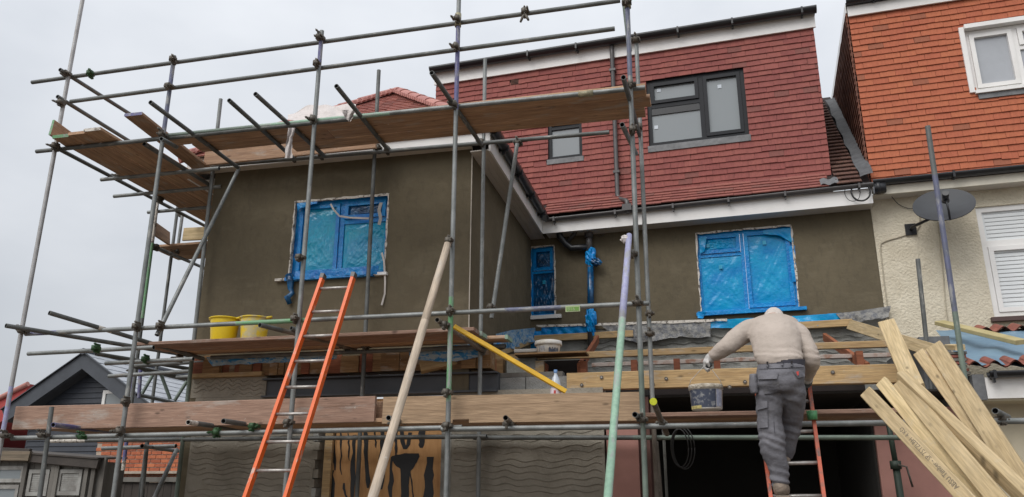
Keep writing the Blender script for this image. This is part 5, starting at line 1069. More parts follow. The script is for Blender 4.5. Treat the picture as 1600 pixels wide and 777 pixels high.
# ------------------------------------------------------------------ small things
def tub(c, r0, r1, h, m, label, name='tub'):
    t = thing(name, c, label, 'tub'); b = MB()
    b.lathe(c, [(0.001, 0.004), (r0*0.97, 0.0), (r0, 0.012), (r1*0.965, h*0.90), (r1*0.965, h*0.93), (r1*1.06, h*0.945), (r1*1.08, h*0.985), (r1*1.03, h), (r1*0.94, h*0.985), (r0*0.95, 0.02), (0.001, 0.02)], m, 28); obj('tub_body', b, t)
    return t
q = atZ(350, 529, zm+0.04); q = V((atY(349, 528, 8.05).x, 8.05, zm+0.039)); t = tub(q, 0.135, 0.165, 0.285, YELB, 'clean bright yellow builder’s tub, left one on the middle boards')
for s in (-1, 1): b = MB(); b.path([q+V((s*0.16, -0.05, 0.27)), q+V((s*0.20, 0, 0.29)), q+V((s*0.16, 0.05, 0.27))], 0.012, YELB, 8); obj('grip', b, t)
q = V((atY(396, 528, 8.05).x, 8.05, zm+0.039)); t = tub(q, 0.135, 0.165, 0.275, YELD, 'plaster-splashed yellow builder’s tub, right one on the middle boards')
for s in (-1, 1): b = MB(); b.path([q+V((s*0.16, -0.05, 0.26)), q+V((s*0.20, 0, 0.28)), q+V((s*0.16, 0.05, 0.26))], 0.012, YELD, 8); obj('grip', b, t)
# lidded white tub on the porch frame
q = atY(857, 556, 9.2); t = thing('lidded_tub', q, 'dirty white lidded tub with a dark label on the porch timbers', 'tub'); b = MB()
b.lathe(q, [(0.001, 0), (0.125, 0), (0.145, 0.13)], WPL, 26); obj('tub_body', b, t)
b = MB(); b.lathe(q, [(0.147, 0.115), (0.160, 0.115), (0.162, 0.135), (0.158, 0.165), (0.12, 0.175), (0.001, 0.175)], WPL, 26); obj('lid', b, t)
b = MB(); b.grid(lambda a, c: q+V((0.141*math.sin(0.2+0.95*a)*(0.92+0.07*c), -0.141*math.cos(0.2+0.95*a)*(0.92+0.07*c), 0.022+0.085*c)), 10, 1, LABD); obj('label_print', b, t)
b = MB(); b.grid(lambda a, c: q+V((0.141*math.sin(-0.75+0.6*a)*(0.92+0.07*c), -0.141*math.cos(-0.75+0.6*a)*(0.92+0.07*c), 0.035+0.06*c)), 10, 1, mat('grey_print', (0.5, 0.5, 0.52), 0.6, 0, .3, 40)); obj('label_print', b, t)
# water bottle
tp = atY(868, 578, 7.50); q = V((tp.x, 7.50, zb+0.039)); h = tp.z-q.z; t = thing('water_bottle', q, 'clear plastic water bottle with blue cap behind the notched beam', 'bottle'); b = MB()
b.lathe(q, [(0.001, 0), (0.046, 0), (0.050, 0.01), (0.048, h*0.25), (0.051, h*0.30), (0.051, h*0.62), (0.047, h*0.70), (0.036, h*0.80), (0.015, h*0.90), (0.0135, h*0.93)], PET, 20); obj('bottle_body', b, t)
b = MB(); b.lathe(q, [(0.0525, h*0.38), (0.053, h*0.39), (0.053, h*0.58), (0.0525, h*0.59)], PETL, 20); lb = obj('bottle_label', b, t)
b = MB(); b.fbox(Fr(q, (1, 0, 0), Z, (0, -1, 0)), -0.010, 0.010, h*0.46, h*0.54, 0.052, 0.055, REDI); obj('red_print', b, lb)
b = MB(); b.lathe(q, [(0.016, h*0.925), (0.0175, h*0.93), (0.0175, h*0.995), (0.015, h), (0.001, h)], PETC, 14); obj('cap', b, t)
# yellow batten
tplank('yellow_batten', atY(709, 512, 7.32), atY(884, 613, 7.48), V((0, -1, 0.5)), 0.045, 0.03, YELS, 'yellow straight edge sloping from the green upright down to the notched beam', 'straight edge')
# acrow prop by the pink wall
p = atY(1391, 688, 8.9); PR = thing('steel_prop', (p.x, 8.9, 0), 'dark green adjustable steel prop before the pink plaster wall', 'prop'); q = atY(1405, 777, 8.9)
b = MB(); b.cyl((p.x, 8.9, p.z+0.25), (p.x+0.02, 8.9, p.z-0.2), 0.026, mat('prop_green', (0.035, 0.055, 0.04), 0.6)); obj('inner_tube', b, PR)
b = MB(); b.cyl((p.x+0.02, 8.9, p.z-0.2), (p.x+0.05, 8.9, 0), 0.034, mat('prop_green', (0.035, 0.055, 0.04))); obj('outer_tube', b, PR)
b = MB(); b.cyl((p.x+0.02, 8.9, p.z-0.28), (p.x+0.02, 8.9, p.z-0.20), 0.052, mat('prop_green', (0.035, 0.055, 0.04))); b.path([(p.x+0.03, 8.85, p.z-0.24), (p.x+0.10, 8.82, p.z-0.26), (p.x+0.13, 8.82, p.z-0.45)], 0.01, CLAMP, 6); obj('collar', b, PR)
# wire coil hanging in the dark opening
b = MB(); c = atY(1062, 700, 8.4)
for k in range(3):
    b.path([c+V((0.10*math.cos(t_)*(0.85+0.1*k)+0.02*k, 0.01*k, 0.20*math.sin(t_)*(0.92+.05*k))) for t_ in [2*math.pi*i/24 for i in range(25)]], 0.006, mat('grey_hose', (0.04, 0.04, 0.04), 0.7), 6)
solo('wire_coil', b, 'grey coil of hose hanging from the boards in the dark opening', 'hose')
# netting and rags
b = MB(); NP = [(450, 180), (462, 171), (490, 170), (520, 168), (536, 166), (552, 172), (556, 184), (545, 190)]
def nf(a, c):
    x = 450+106*a; y0 = 179-13*math.sin(min(1, a*2.2)*1.57)-3*a+5*noise.noise(V((a*5, 0, 0))); y1 = 187+2*math.sin(a*9)+(4 if a > 0.85 else 0)
    return atY(x, y0*(1-c)+y1*c, 8.45+0.05*noise.noise(V((a*9, c*3, 2)))-0.25*c)
b.grid(nf, 34, 10, NETW); solo('debris_netting', b, 'crumpled white netting heaped on the edge of the hipped roof', 'netting')
def rag(pts, wd, Y, m, label, name='rag'):
    b = MB()
    def fn(a, c):
        k = c*(len(pts)-1); i = min(int(k), len(pts)-2); f = k-i; x = pts[i][0]*(1-f)+pts[i+1][0]*f; y = pts[i][1]*(1-f)+pts[i+1][1]*f; w_ = wd[i]*(1-f)+wd[i+1]*f
        return atY(x+(a-0.5)*w_+1.2*noise.noise(V((a*3, c*7, 1))), y, Y-0.03*math.sin(a*9+c*6))
    b.grid(fn, 8, 18, m); solo(name, b, label, 'rag')
rag([(456, 200), (453, 215), (451, 230), (451, 247)], [11, 9, 10, 12], 7.12, NETW, 'dirty pale rag hanging from the top ledger left of the netting')
rag([(544, 172), (545, 182), (546, 190)], [22, 14, 3], 7.16, NETW, 'pointed flap of white netting hanging over the ledger')
b = MB(); c = atY(820, 22, 7.2)
for (dx, dz) in ((-0.03, -0.11), (0.035, -0.10)): b.path([c, c+V((dx*0.7, -0.02, -0.05)), c+V((dx*1.3, -0.03, dz))], [0.012, 0.016, 0.012], CLAMP, 6)
solo('loose_coupler', b, 'rusty open coupler dangling from the upper guard rail', 'coupler')
# ------------------------------------------------------------------ the worker on the ladder
def fuse(mb, voxel, mats, smooth=6, disp=0.0, dsc=9.0, seed=0.0, factor=0.6, fold=None):
    """join overlapping closed pieces into one continuous skin, then add cloth folds"""
    me = mb.mesh('tmp'); o = bpy.data.objects.new('tmp', me); COL.objects.link(o)
    m = o.modifiers.new('r', 'REMESH'); m.mode = 'VOXEL'; m.voxel_size = voxel; m.use_smooth_shade = True
    s = o.modifiers.new('s', 'SMOOTH'); s.iterations = smooth; s.factor = factor
    ev = o.evaluated_get(bpy.context.evaluated_depsgraph_get()); r = bpy.data.meshes.new_from_object(ev)
    bpy.data.objects.remove(o); bpy.data.meshes.remove(me)
    r.materials.clear(); r.materials.append(mats)
    if disp or fold:
        nr = [v.normal.copy() for v in r.vertices]
        for v, n_ in zip(r.vertices, nr):
            p = v.co; k = noise.noise(p*dsc+V((seed, 0, 0)))*0.6+noise.noise(V((p.x*dsc*0.7, p.y*dsc*0.7, p.z*dsc*2.2))+V((seed, 5, 0)))*0.7
            dd = disp*k
            if fold: dd += fold(p)
            v.co = p+n_*dd
    r.polygons.foreach_set('use_smooth', [True]*len(r.polygons)); r.update(); return r
def W(px, py, Y): return atY(px, py, Y)
XA = V((1, 0, 0))
def loft(b, secs, m, n=20):
    """closed loft of ellipses: (centre, half width along X, half depth, depth axis)"""
    prev = None
    for k, (c, rx, ry, dp) in enumerate(secs):
        i = len(b.v); b.v += [c+XA*rx*math.cos(2*math.pi*q/n)*(1-0.06*abs(math.sin(2*math.pi*q/n)))+dp*ry*math.sin(2*math.pi*q/n) for q in range(n)]
        if prev is None: b.face([i+q for q in range(n)][::-1], m)
        else:
            for q in range(n): b.face([prev+q, prev+(q+1) % n, i+(q+1) % n, i+q], m)
        prev = i
    b.face([prev+q for q in range(n)], m)
def limb(b, pts, rs, m):
    """smooth tapered limb through joints"""
    Q, S = [], []
    for k in range(len(pts)-1):
        a_, b_, c_, d_ = pts[max(k-1, 0)], pts[k], pts[k+1], pts[min(k+2, len(pts)-1)]
        for q in range(5): t = q/5; Q.append(0.5*((2*b_)+(c_-a_)*t+(2*a_-5*b_+4*c_-d_)*t*t+(3*b_-a_-3*c_+d_)*t**3)); S.append(rs[k]*(1-t)+rs[k+1]*t)
    b.path(Q+[pts[-1]], S+[rs[-1]], m, 14)
def ball(b, c, r, m, sx=1, sy=1, sz=1):
    b.lathe(c, [(max(0.0005, r*math.sin(math.pi*k/10)*sx), -r*math.cos(math.pi*k/10)*sz) for k in range(11)], m, 16)

pel, wst, mid, chs, nk = W(1217, 597, 6.62), W(1221, 562, 6.66), W(1213, 536, 6.76), W(1206, 511, 6.90), W(1208, 497, 7.02)
hd = W(1210, 503, 7.12)
lsh, lel, lwr, lhd = W(1170, 514, 6.90), W(1139, 540, 6.80), W(1112, 557, 6.88), W(1103, 566, 6.90)
rsh, rel, rwr, rhd = W(1246, 520, 6.88), W(1266, 560, 6.80), W(1262, 590, 7.00), W(1262, 602, 7.08)
lhp, lkn, lan = W(1201, 607, 6.64), W(1204, 690, 6.70), W(1217, 752, 6.72)
rhp, rkn, ran = W(1236, 605, 6.66), W(1233, 664, 6.88), W(1226, 712, 7.00)
lft, rft = W(1221, 768, 6.74), W(1224, 722, 6.98)
PER = thing('person', (lft.x, lft.y, lft.z-0.03), 'worker in cream sweatshirt and grey cargo trousers climbing a ladder, bucket in the left hand', 'person')
D1, D2, D3 = V((0, 1, 0.1)), V((0, .86, -.5)), V((0, .7, -.7))
# body: one continuous surface under the clothes
b = MB(); loft(b, [(pel-Z*0.06, .12, .09, D1), (pel, .155, .105, D1), (wst, .14, .09, D1), (mid, .15, .10, D2), (chs, .17, .10, D2), (nk, .07, .06, D3), ((nk+hd)/2, .055, .055, D3)], SKIN)
limb(b, [chs+XA*-.10, lsh, lel, lwr, lhd], [.06, .058, .042, .03, .03], SKIN); limb(b, [chs+XA*.10, rsh, rel, rwr, rhd], [.06, .058, .042, .03, .03], SKIN)
limb(b, [pel+XA*-.06, lhp, lkn, lan, lft], [.09, .085, .058, .04, .035], SKIN); limb(b, [pel+XA*.06, rhp, rkn, ran, rft], [.09, .085, .058, .04, .035], SKIN)
ball(b, hd, .095, SKIN, .82, 1, 1.1); ball(b, hd+V((0, .095, -.035)), .022, SKIN)
for s in (-1, 1): ball(b, hd+V((s*.08, .0, -.02)), .026, SKIN, .6)
obj('body', fuse(b, .014, SKIN, 4), PER)
for s in (-1, 1): b = MB(); ball(b, hd+V((s*.032, .088, -.005)), .011, HAIR); obj('eye', b, PER)
b = MB(); b.path([hd+V((-.025, .085, -.062)), hd+V((0, .094, -.064)), hd+V((.025, .085, -.062))], .006, REDW, 6); obj('mouth', b, PER)
b = MB(); ball(b, hd+V((0, -.012, .012)), .104, CAPM, .86, 1, 1.08); obj('knit_cap', b, PER); b = MB(); b.lathe(hd+V((0, -.012, .03)), [(.082, -.022), (.092, -.016), (.0945, .010), (.090, .016), (.08, .014)], mat('cap_band', (.46, .40, .36), .95, 0, .1, 12, None, .4, 80), 20, V((0, -.35, 1)).normalized()); obj('cap_band', b, PER)

# sweatshirt
b = MB(); hem = W(1218, 566, 6.65)
loft(b, [(hem-Z*0.02, .165, .12, D1), (hem+Z*0.03, .185, .125, D1), (W(1214, 546, 6.71), .186, .125, D2), (W(1211, 528, 6.79), .205, .13, D2), (W(1208, 514, 6.88), .215, .125, D2), (W(1208, 507, 6.94), .205, .115, D3), (W(1208, 504, 7.01), .13, .09, D3), (W(1208, 503, 7.05), .085, .07, D3)], SWEAT)
limb(b, [chs+XA*-.07-Z*.01, lsh+V((.01, 0, -.012)), (lsh+lel)/2+V((-.006, 0, .0)), lel+V((0, 0, .004)), (lel+lwr)/2, lwr+V((.012, 0, 0))], [.090, .092, .084, .076, .066, .050], SWEAT)
limb(b, [chs+XA*.07-Z*.01, rsh+V((-.01, 0, -.01)), (rsh+rel)/2+V((.004, 0, 0)), rel, (rel+rwr)/2+V((0.0, 0, 0)), rwr-V((0, 0, -.02))], [.090, .092, .086, .078, .068, .050], SWEAT)
limb(b, [W(1184, 504, 6.98), W(1195, 498, 6.95), W(1209, 496, 6.94), W(1223, 498, 6.95), W(1235, 505, 6.98)], [.022, .026, .028, .026, .022], SWEAT)
def sfold(p):
    f = 0.0
    d = (p-lel).length; f += 0.006*math.sin((p-lel).dot((lwr-lsh).normalized())*120+4*noise.noise(p*11))*max(0, 1-d/.16)*noise.noise(p*5)*2
    d = (p-rel).length; f += 0.006*math.sin((p-rel).dot((rwr-rsh).normalized())*110+4*noise.noise(p*11))*max(0, 1-d/.16)*noise.noise(p*5)*2
    d = abs(p.z-hem.z-.05); f += 0.003*math.sin(p.z*120+p.x*16+3*noise.noise(p*8))*max(0, 1-d/.10)
    return f
obj('sweatshirt', fuse(b, .009, SWEAT, 6, .009, 6.5, 2, fold=sfold), PER)
def cuff(c, d, r, ln, m, name):
    b = MB(); d = d.normalized(); b.lathe(c, [(r*.98, 0), (r*1.08, .006), (r*1.08, ln-.006), (r*.96, ln)], m, 18, d); obj(name, b, PER)
cuff(lwr+(lel-lwr).normalized()*.0, (lel-lwr), .042, .05, SWEAT, 'cuff'); cuff(rwr, (rel-rwr), .042, .05, SWEAT, 'cuff')
# dark shirt or belt line between sweatshirt and trousers
b = MB(); loft(b, [(W(1221, 574, 6.64), .176, .118, D1), (W(1222, 563, 6.65), .174, .118, D1)], BELT, 24); obj('waistband', b, PER)
# trousers
b = MB()
loft(b, [(W(1217, 612, 6.64), .165, .12, D1), (W(1217, 600, 6.62), .188, .135, D1), (W(1219, 585, 6.62), .188, .132, D1), (W(1221, 572, 6.64), .180, .122, D1), (W(1222, 566, 6.65), .172, .115, D1)], TROUS)
limb(b, [W(1203, 600, 6.63), W(1202, 622, 6.65), W(1202, 650, 6.68), W(1206, 686, 6.69), W(1208, 702, 6.69), W(1216, 732, 6.71), W(1220, 760, 6.72)], [.100, .104, .097, .102, .096, .076, .064], TROUS)
limb(b, [W(1236, 600, 6.64), W(1238, 615, 6.68), W(1238, 640, 6.80), W(1234, 668, 6.90), W(1229, 700, 6.97), W(1226, 715, 7.0)], [.10, .105, .092, .086, .07, .06], TROUS)
def tfold(p):
    f = 0.0
    for (c, a, k, rr) in ((lkn, .013, 105, .17), (lan, .012, 120, .16), (rkn, .011, 110, .15), (lhp-Z*.03, .010, 90, .15), (rhp-Z*.05, .010, 95, .14)):
        d = (p-c).length; f += a*math.sin((p.z-c.z)*k+(p.x-c.x)*35+2.5*noise.noise(p*9))*max(0, 1-d/rr)
    return f
TRO = obj('trousers', fuse(b, .010, TROUS, 4, .009, 9, 7, fold=tfold), PER)
from mathutils.bvhtree import BVHTree
_me = TRO.data; BV = BVHTree.FromPolygons([v.co for v in _me.vertices], [list(p_.vertices) for p_ in _me.polygons])
def patch(pts, m, name, off=.004, nu=6, nv=5, thick=True):
    """a sewn-on flap laid over the trousers, given as picture corners TL TR BR BL"""
    b = MB()
    def fn(a, c, o):
        x = (pts[0][0]*(1-a)+pts[1][0]*a)*(1-c)+(pts[3][0]*(1-a)+pts[2][0]*a)*c; y = (pts[0][1]*(1-a)+pts[1][1]*a)*(1-c)+(pts[3][1]*(1-a)+pts[2][1]*a)*c
        d = ray(x, y).normalized(); h_ = BV.ray_cast(CAM, d)[0]
        if h_ is None: h_ = CAM+d*((lhp-CAM).length-.1)
        return h_-d*o
    b.grid(lambda a, c: fn(a, c, off+.012*(0.4+0.6*c)), nu, nv, m)
    b.grid(lambda a, c: fn(a, 1, (off+.019)*(1-c)-.003*c), nu, 1, m); b.grid(lambda a, c: fn(c*0+0, a, (off+.012*(.4+.6*a))*(1-c)), nv, 1, m); b.grid(lambda a, c: fn(1, a, (off+.012*(.4+.6*a))*(1-c)), nv, 1, m)
    return obj(name, b, PER)
patch([(1185, 584), (1216, 583), (1214, 592), (1185, 593)], TROUS, 'pocket_flap'); patch([(1239, 580), (1257, 577), (1258, 588), (1247, 591)], TROUS, 'pocket_flap')
patch([(1183, 629), (1199, 626), (1199, 637), (1183, 641)], TROUS, 'pocket_flap'); patch([(1184, 641), (1199, 638), (1200, 668), (1186, 669)], TROUS, 'cargo_pocket', .002)
patch([(1190, 599), (1217, 596), (1220, 614), (1194, 616)], TROUP, 'trouser_patch', -.004)
patch([(1244, 581), (1248, 580), (1248, 586), (1246, 587)], REDI, 'pocket_badge', .012, 2, 2)
patch([(1182, 588), (1187, 588), (1184, 616), (1176, 614)], BELT, 'tool_pouch', .02) if False else None
b = MB(); c = W(1178, 602, 6.60); loft(b, [(c-Z*.065, .03, .05, D1), (c, .038, .055, D1), (c+Z*.09, .03, .05, D1)], TROUS, 12); obj('holster_pocket', fuse(b, .010, TROUS, 3, .004), PER)
for (x, y) in ((1199, 567), (1222, 565), (1237, 566)): patch([(x-1.5, y-2), (x+1.5, y-2), (x+1.5, y+6), (x-1.5, y+6)], TROUS, 'belt_loop', .006, 2, 2)
SEAM = mat('dark_seam', (.085, .083, .095), .95)
patch([(1218.2, 567), (1219.4, 567), (1217.8, 611), (1216.4, 611)], SEAM, 'seam', -.010, 2, 14); patch([(1186, 575.5), (1256, 572.5), (1256, 573.8), (1186, 576.8)], SEAM, 'seam', -.010, 16, 2)
patch([(1206, 616), (1207.2, 616), (1211, 676), (1209.8, 676)], SEAM, 'seam', -.010, 2, 14)
# boots
b = MB(); limb(b, [lan-Z*.01, lft+V((0, -.02, .02)), lft+V((.005, .09, .0)), lft+V((.01, .17, -.005))], [.054, .064, .056, .045], BOOT); obj('boot', fuse(b, .012, BOOT, 3, .004), PER)
b = MB(); b.box(lft.x-.048, lft.x+.052, lft.y-.075, lft.y+.20, lft.z-.055, lft.z-.028, BOOT); obj('boot_sole', b, PER)
b = MB(); limb(b, [ran-Z*.01, rft+V((0, -.02, 0)), rft+V((0, .09, -.01)), rft+V((0, .16, -.015))], [.045, .05, .048, .038], BOOT); obj('boot', fuse(b, .012, BOOT, 3, .004), PER)
# gloves: palm, four bent fingers, thumb, all one skin each
def glove(wr, pc, kn_dir, curl_dir, side, m, name, thumb):
    b = MB(); kd, cdv, sd_ = V(kn_dir).normalized(), V(curl_dir).normalized(), V(side).normalized()
    limb(b, [wr, (wr+pc)/2, pc], [.040, .040, .030], m)
    for s in (-.026, -.009, .009, .026): ball(b, pc+sd_*s, .026, m)
    for k, (s, L_) in enumerate(((-.033, .85), (-.011, 1.0), (.011, .97), (.033, .78))):
        k0 = pc+sd_*s+kd*.012; k1 = k0+(kd*.030+cdv*.022)*L_; k2 = k1+(cdv*.036-kd*.004)*L_; k3 = k2+(-kd*.026+cdv*.006)*L_
        b.path([k0, k1, k2, k3], [.0135, .0125, .0118, .009], m, 9)
    t0 = pc+sd_*thumb*.032-kd*.02; b.path([t0, t0+sd_*thumb*.022+cdv*.022+kd*.01, t0+sd_*thumb*.006+cdv*.05+kd*.02], [.016, .014, .010], m, 9)
    return obj(name, fuse(b, .0055, m, 2), PER)
glove(lwr, lhd+V((.004, 0, .0)), V((-.5, .2, -.6)), V((.55, .0, -.85)), V((.15, 1, 0.1)), GLOVE, 'glove', -1)
b = MB(); ball(b, lhd+V((.018, -.01, -.026)), .034, GLOVED, 1, 1, .7); obj('glove_palm', b, PER)
glove(rwr, rhd, V((.0, .5, -.8)), V((-.8, .5, -.2)), V((.35, .8, .5)), GLOVED, 'glove', -1)
b = MB(); b.lathe(rwr-(rwr-rel).normalized()*-.02, [(.040, -.02), (.043, 0), (.042, .03)], GLOVE, 16, (rel-rwr).normalized()); obj('glove_cuff', b, PER)
# the bucket he carries
bt, tp_ = W(1105, 641, 6.86), W(1105, 602, 6.86); H_ = tp_.z-bt.z; q = bt
BK = thing('bucket', q, 'plaster-crusted white bucket with a worn dark label hanging from the worker’s hand', 'bucket')
b = MB(); b.lathe(q, [(.001, 0), (.118, 0), (.122, .008), (.132, H_*.80), (.140, H_*.81), (.140, H_*.97), (.133, H_), (.125, H_*.97), (.115, .02), (.001, .02)], [WPL, WPL, WPL, WPL, DUST, DUST, DUST, DUST, DUST], 32); obj('bucket_body', b, BK)
def wrap(a0, a1, z0, z1, m, name, k=.0015):
    b = MB(); b.grid(lambda a, c: q+V(((.122+.010*(z0+(z1-z0)*c)/(H_*.8)+k)*math.sin(a0+(a1-a0)*a), -(.122+.010*(z0+(z1-z0)*c)/(H_*.8)+k)*math.cos(a0+(a1-a0)*a), z0+(z1-z0)*c)), 16, 2, m); return obj(name, b, BK)
wrap(-1.35, .62, .012, H_*.78, LABD, 'label_print'); wrap(.66, 1.2, .02, H_*.78, mat('pale_label', (.55, .55, .6), .6, 0, .25, 26, (.30, .32, .42), lo=.5, hi=.6), 'label_print'); wrap(-1.3, -.35, .003, .028, mat('yellow_smear', (.62, .52, .20), .8, 0, .3, 30), 'plaster_smear', .004)
b = MB(); g_ = lhd+V((.002, -.005, -.035)); b.path([q+V((-.137, 0, H_*.92)), q+V((-.115, 0, H_*.92+.06)), g_+V((-.02, 0, 0)), g_+V((.02, 0, .003)), q+V((.115, 0, H_*.92+.06)), q+V((.137, 0, H_*.92))], .0028, ALU, 6); obj('wire_handle', b, BK)

# ------------------------------------------------------------------ background at the left
NH = thing('gabled_house', (-20.5, 26, 0), 'navy boarded house with a steep gable and pale slate roof, behind the scaffold', 'house')
ax, az = atY(132, 551, 25).x, atY(132, 551, 25).z; ex0, ez = atY(20, 629, 25).x, atY(20, 629, 25).z; ex1 = 2*ax-ex0
sl = (az-ez)/(ax-ex0)
b = MB(); b.poly([(ex0+.3, 25.6, 0), (ex1-.3, 25.6, 0), (ex1-.3, 25.6, ez-.2), (ax, 25.6, az-.25), (ex0+.3, 25.6, ez-.2)], NAVY); b.poly([(ex1-.3, 25.6, 0), (ex1-.3, 40, 0), (ex1-.3, 40, ez-.2), (ex1-.3, 25.6, ez-.2)], NAVY); obj('wall', b, NH)
z = ez-2.5
while z < az-0.6:
    hw = min(ex1-.35-ax, (az-.35-z-.2)/sl)
    if hw > .15: b = MB(); b.hexa([(ax-hw, 25.57, z), (ax+hw, 25.57, z), (ax+hw, 25.55, z+.0), (ax-hw, 25.55, z), (ax-hw+.1, 25.59, z+.18), (ax+hw-.1, 25.59, z+.18), (ax+hw-.1, 25.58, z+.18), (ax-hw+.1, 25.58, z+.18)], NAVY); obj('weatherboard', b, NH)
    z += .19
for s, e in ((-1, ex0), (1, ex1)):
    d = V((e-ax, 0, ez-az)).normalized(); nn = V((d.z*-s, 0, d.x*s)); nn = nn if nn.z > 0 else -nn; L_ = V((e-ax, 0, ez-az)).length+.5
    fr = Fr((ax, 25, az), d, nn, (0, -1, 0)); kk = .5*abs(sl); b = MB(); b.hexa([fr(0.0, 0, -.05), fr(L_, 0, -.05), fr(L_, -.5, -.05), fr(kk, -.5, -.05), fr(0, 0, 0), fr(L_, 0, 0), fr(L_, -.5, 0), fr(kk, -.5, 0)], NAVYF); obj('bargeboard', b, NH)
    b = MB(); b.fbox(fr, kk, L_, -.52, -.503, -.6, -.051, NAVYF); obj('soffit', b, NH)
    b = MB(); b.poly([fr(0, 0, 0.05), fr(L_, 0, 0.05), fr(L_, 0, -13), fr(0, 0, -13)], DECK); b.fbox(fr, -.02, L_, .0, .03, -.1, .08, NAVYF); rf = obj('roof', b, NH)
    if s == 1: tiles(rf, Fr(fr(L_, .0, .0), (0, 1, 0), -d, nn), 0, L_, .42, .5, lambda v: [(0, 13)], SLATE, 0, 'slate', 0.004, .03)
b = MB(); b.path([(ax, 24.9, az+.03), (ax, 38, az+.03)], .12, NAVYF, 8); obj('ridge', b, NH)
wx0, wx1, wz0, wz1 = atY(158, 635, 25.5).x, atY(193, 635, 25.5).x, atY(170, 645, 25.5).z, atY(170, 610, 25.5).z
b = MB(); fr = Fr((0, 25.55, 0), (1, 0, 0), Z, (0, -1, 0)); frame_rect(b, fr, wx0, wx1, wz0-.4, wz1, .12, 0, .06, WHITE); ww = obj('window', b, NH); b = MB(); b.fbox(fr, wx0+.12, wx1-.12, wz0-.28, wz1-.12, 0.0, .02, GLASSD); obj('pane', b, ww)
RH = thing('red_roofed_house', atY(-20, 650, 38), 'distant house with a plain red roof at the left edge', 'house')
p0, p1, p2 = atY(45, 600, 38), atY(-60, 652, 38), atY(30, 640, 38)
p3 = atY(-60, 700, 38); b = MB(); b.hexa([p1, p0, p2, p3, p1+V((0, 6, 0)), p0+V((0, 6, 0)), p2+V((0, 6, 0)), p3+V((0, 6, 0))], REDROOF); obj('roof', b, RH)
b = MB(); b.box(p1.x, p2.x-.3, 38.2, 44, 0, p3.z-.05, NAVY); obj('wall', b, RH); b = MB(); b.path([p1-V((0, .05, 0)), p0-V((0, .05, 0))], .14, PINKR, 8); obj('ridge', b, RH)
# brick outbuilding wall
BWY = 14.0; b0, b1 = atY(146, 738, BWY), atY(300, 684, BWY)
BL = thing('brick_wall', ((b0.x+b1.x)/2, BWY, 0), 'orange brick outbuilding wall low behind the left scaffold', 'brick wall')
b = MB(); b.box(b0.x, b1.x, BWY, BWY+.2, 0, b1.z, MORTAR); obj('mortar_bed', b, BL)
bm = MB(); bm.box(0, .212, -.014, .05, 0, .060, BRICKO); bme = bm.mesh('brick'); k = 0; z = b1.z-.075
while z > b0.z-.2:
    x = b0.x+(-.11 if k % 2 else 0)
    while x < b1.x:
        if x > b0.x-.05 and x+.215 < b1.x+.1: obj('brick', bme, BL, Matrix.Translation((x+random.uniform(-.004, .004), BWY-random.uniform(0, .006), z)))
        x += .227
    z -= .077; k += 1
b = MB(); c = atY(150, 741, BWY-.3); b.box(b0.x-.1, b1.x, BWY-.35, BWY-.02, b0.z-.04, b0.z+.005, MORTAR); obj('coping', b, BL)
b = MB(); b.box(b0.x-.2, b1.x+.3, BWY+.3, BWY+.5, b1.z, b1.z+.55, NAVY); obj('roof_edge', b, BL)
# dark fence in front of it
FY = 12.0; f0, f1 = atY(150, 742, FY), atY(300, 742, FY); FN = thing('board_fence', ((f0.x+f1.x)/2, FY, 0), 'dark close-boarded fence below the brick wall', 'fence'); x = f0.x
DFEN = mat('dark_fence', (.07, .058, .05), .9, 0, .2, 3, (.04, .034, .03), .2, 30, (1, 1, .2), .2)
while x < f1.x: b = MB(); b.box(x, x+.14, FY, FY+.02+random.uniform(0, .01), 0, f0.z-.12+random.uniform(-.01, .01), DFEN); obj('fence_board', b, FN); x += .146
b = MB(); b.box(f0.x-.1, f1.x, FY-.05, FY+.06, f0.z-.115, f0.z-.04, OLDWOOD); obj('capping_rail', b, FN)
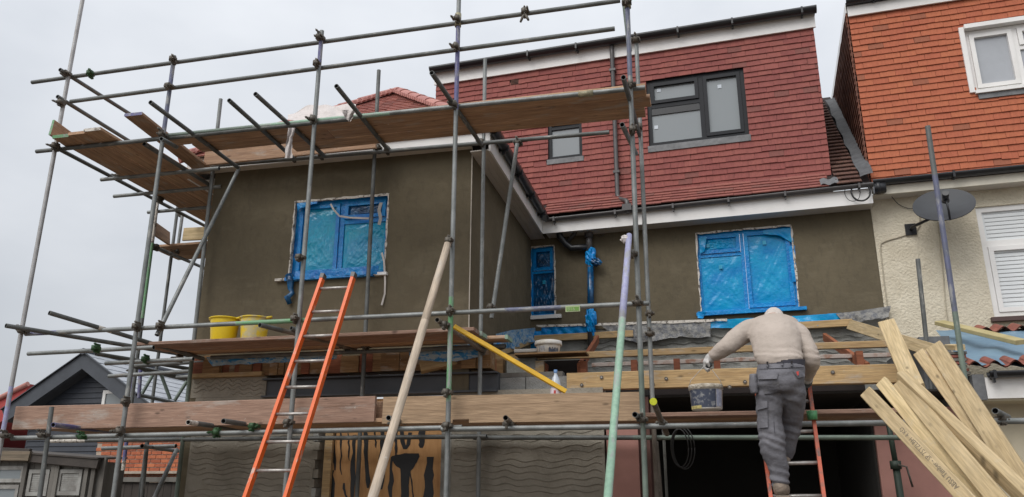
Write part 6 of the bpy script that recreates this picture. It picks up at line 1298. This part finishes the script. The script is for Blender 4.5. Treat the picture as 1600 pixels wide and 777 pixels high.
# ramshackle shed
SY = 9.6; SH = thing('shed', (atY(60, 777, SY).x, SY+.6, 0), 'ramshackle grey wooden shed with odd old windows, bottom left corner', 'shed')
def sx(px, Y=SY): return atY(px, 740, Y).x
def sz(py, Y=SY): return atY(60, py, Y).z
x = sx(-40)
while x < sx(152): wd = random.uniform(.09, .15); b = MB(); b.box(x, x+wd-.005, SY, SY+.03+random.uniform(0, .015), 0, sz(716), OLDWOOD); obj('wall_board', b, SH); x += wd
b = MB(); b.box(sx(152), sx(152)+.02, SY+.05, SY+.5, 0, sz(722), OLDWOOD); obj('side_wall', b, SH)
plank('roof_board', (sx(-40), SY-.1, sz(711)), (sx(54), SY-.1, sz(714)), (0, -1, .1), .13, .05, wood('old_fascia', (.22, .17, .12), (.12, .10, .07)), SH); plank('roof_board', (sx(-40), SY-.07, sz(701)), (sx(50), SY-.07, sz(706)), (0, -1, .1), .07, .05, DFEN, SH); plank('roof_board', (sx(50), SY-.06, sz(715)), (sx(159), SY-.06, sz(726)), (0, -1, .1), .13, .05, DFEN, SH)
b = MB(); b.hexa([(sx(-40), SY-.12, sz(703)), (sx(159), SY-.12, sz(719)), (sx(159)+.01, SY+.45, sz(719)+.03), (sx(-40), SY+.45, sz(703)+.03), (sx(-40), SY-.12, sz(703)+.02), (sx(159), SY-.12, sz(719)+.02), (sx(159)+.01, SY+.45, sz(719)+.05), (sx(-40), SY+.45, sz(703)+.05)], DFEN); obj('roof_sheet', b, SH)
fr = Fr((0, SY, 0), (1, 0, 0), Z, (0, -1, 0)); OLDP = mat('peeling_paint', (.34, .34, .32), .8, 0, .2, 5, (.22, .21, .195), lo=.4, hi=.6)
for (x0, x1, y0, y1, lou) in ((-6, 40, 728, 754, 0), (48, 80, 734, 775, 1), (94, 131, 734, 774, 1), (-6, 36, 758, 795, 0)):
    b = MB(); frame_rect(b, fr, sx(x0), sx(x1), sz(y1), sz(y0), .05, .002, .035, OLDP); w_ = obj('window', b, SH)
    b = MB(); b.fbox(fr, sx(x0)+.05, sx(x1)-.05, sz(y1)+.05, sz(y0)-.05, .001, .012, GLASSD if not lou else OLDP); obj('pane', b, w_)
    if lou:
        b = MB(); z = sz(y1)+.06
        while z < sz(y0)-.06: b.fbox(fr, sx(x0)+.055, sx(x1)-.055, z, z+.018, .012, .018, OLDP); z += .024
        obj('louvre', b, w_)
for px in (40, 84, 90, 136, 147): b = MB(); b.fbox(fr, sx(px), sx(px)+.06, 0, sz(724), .036, .06, OLDWOOD); obj('batten', b, SH)
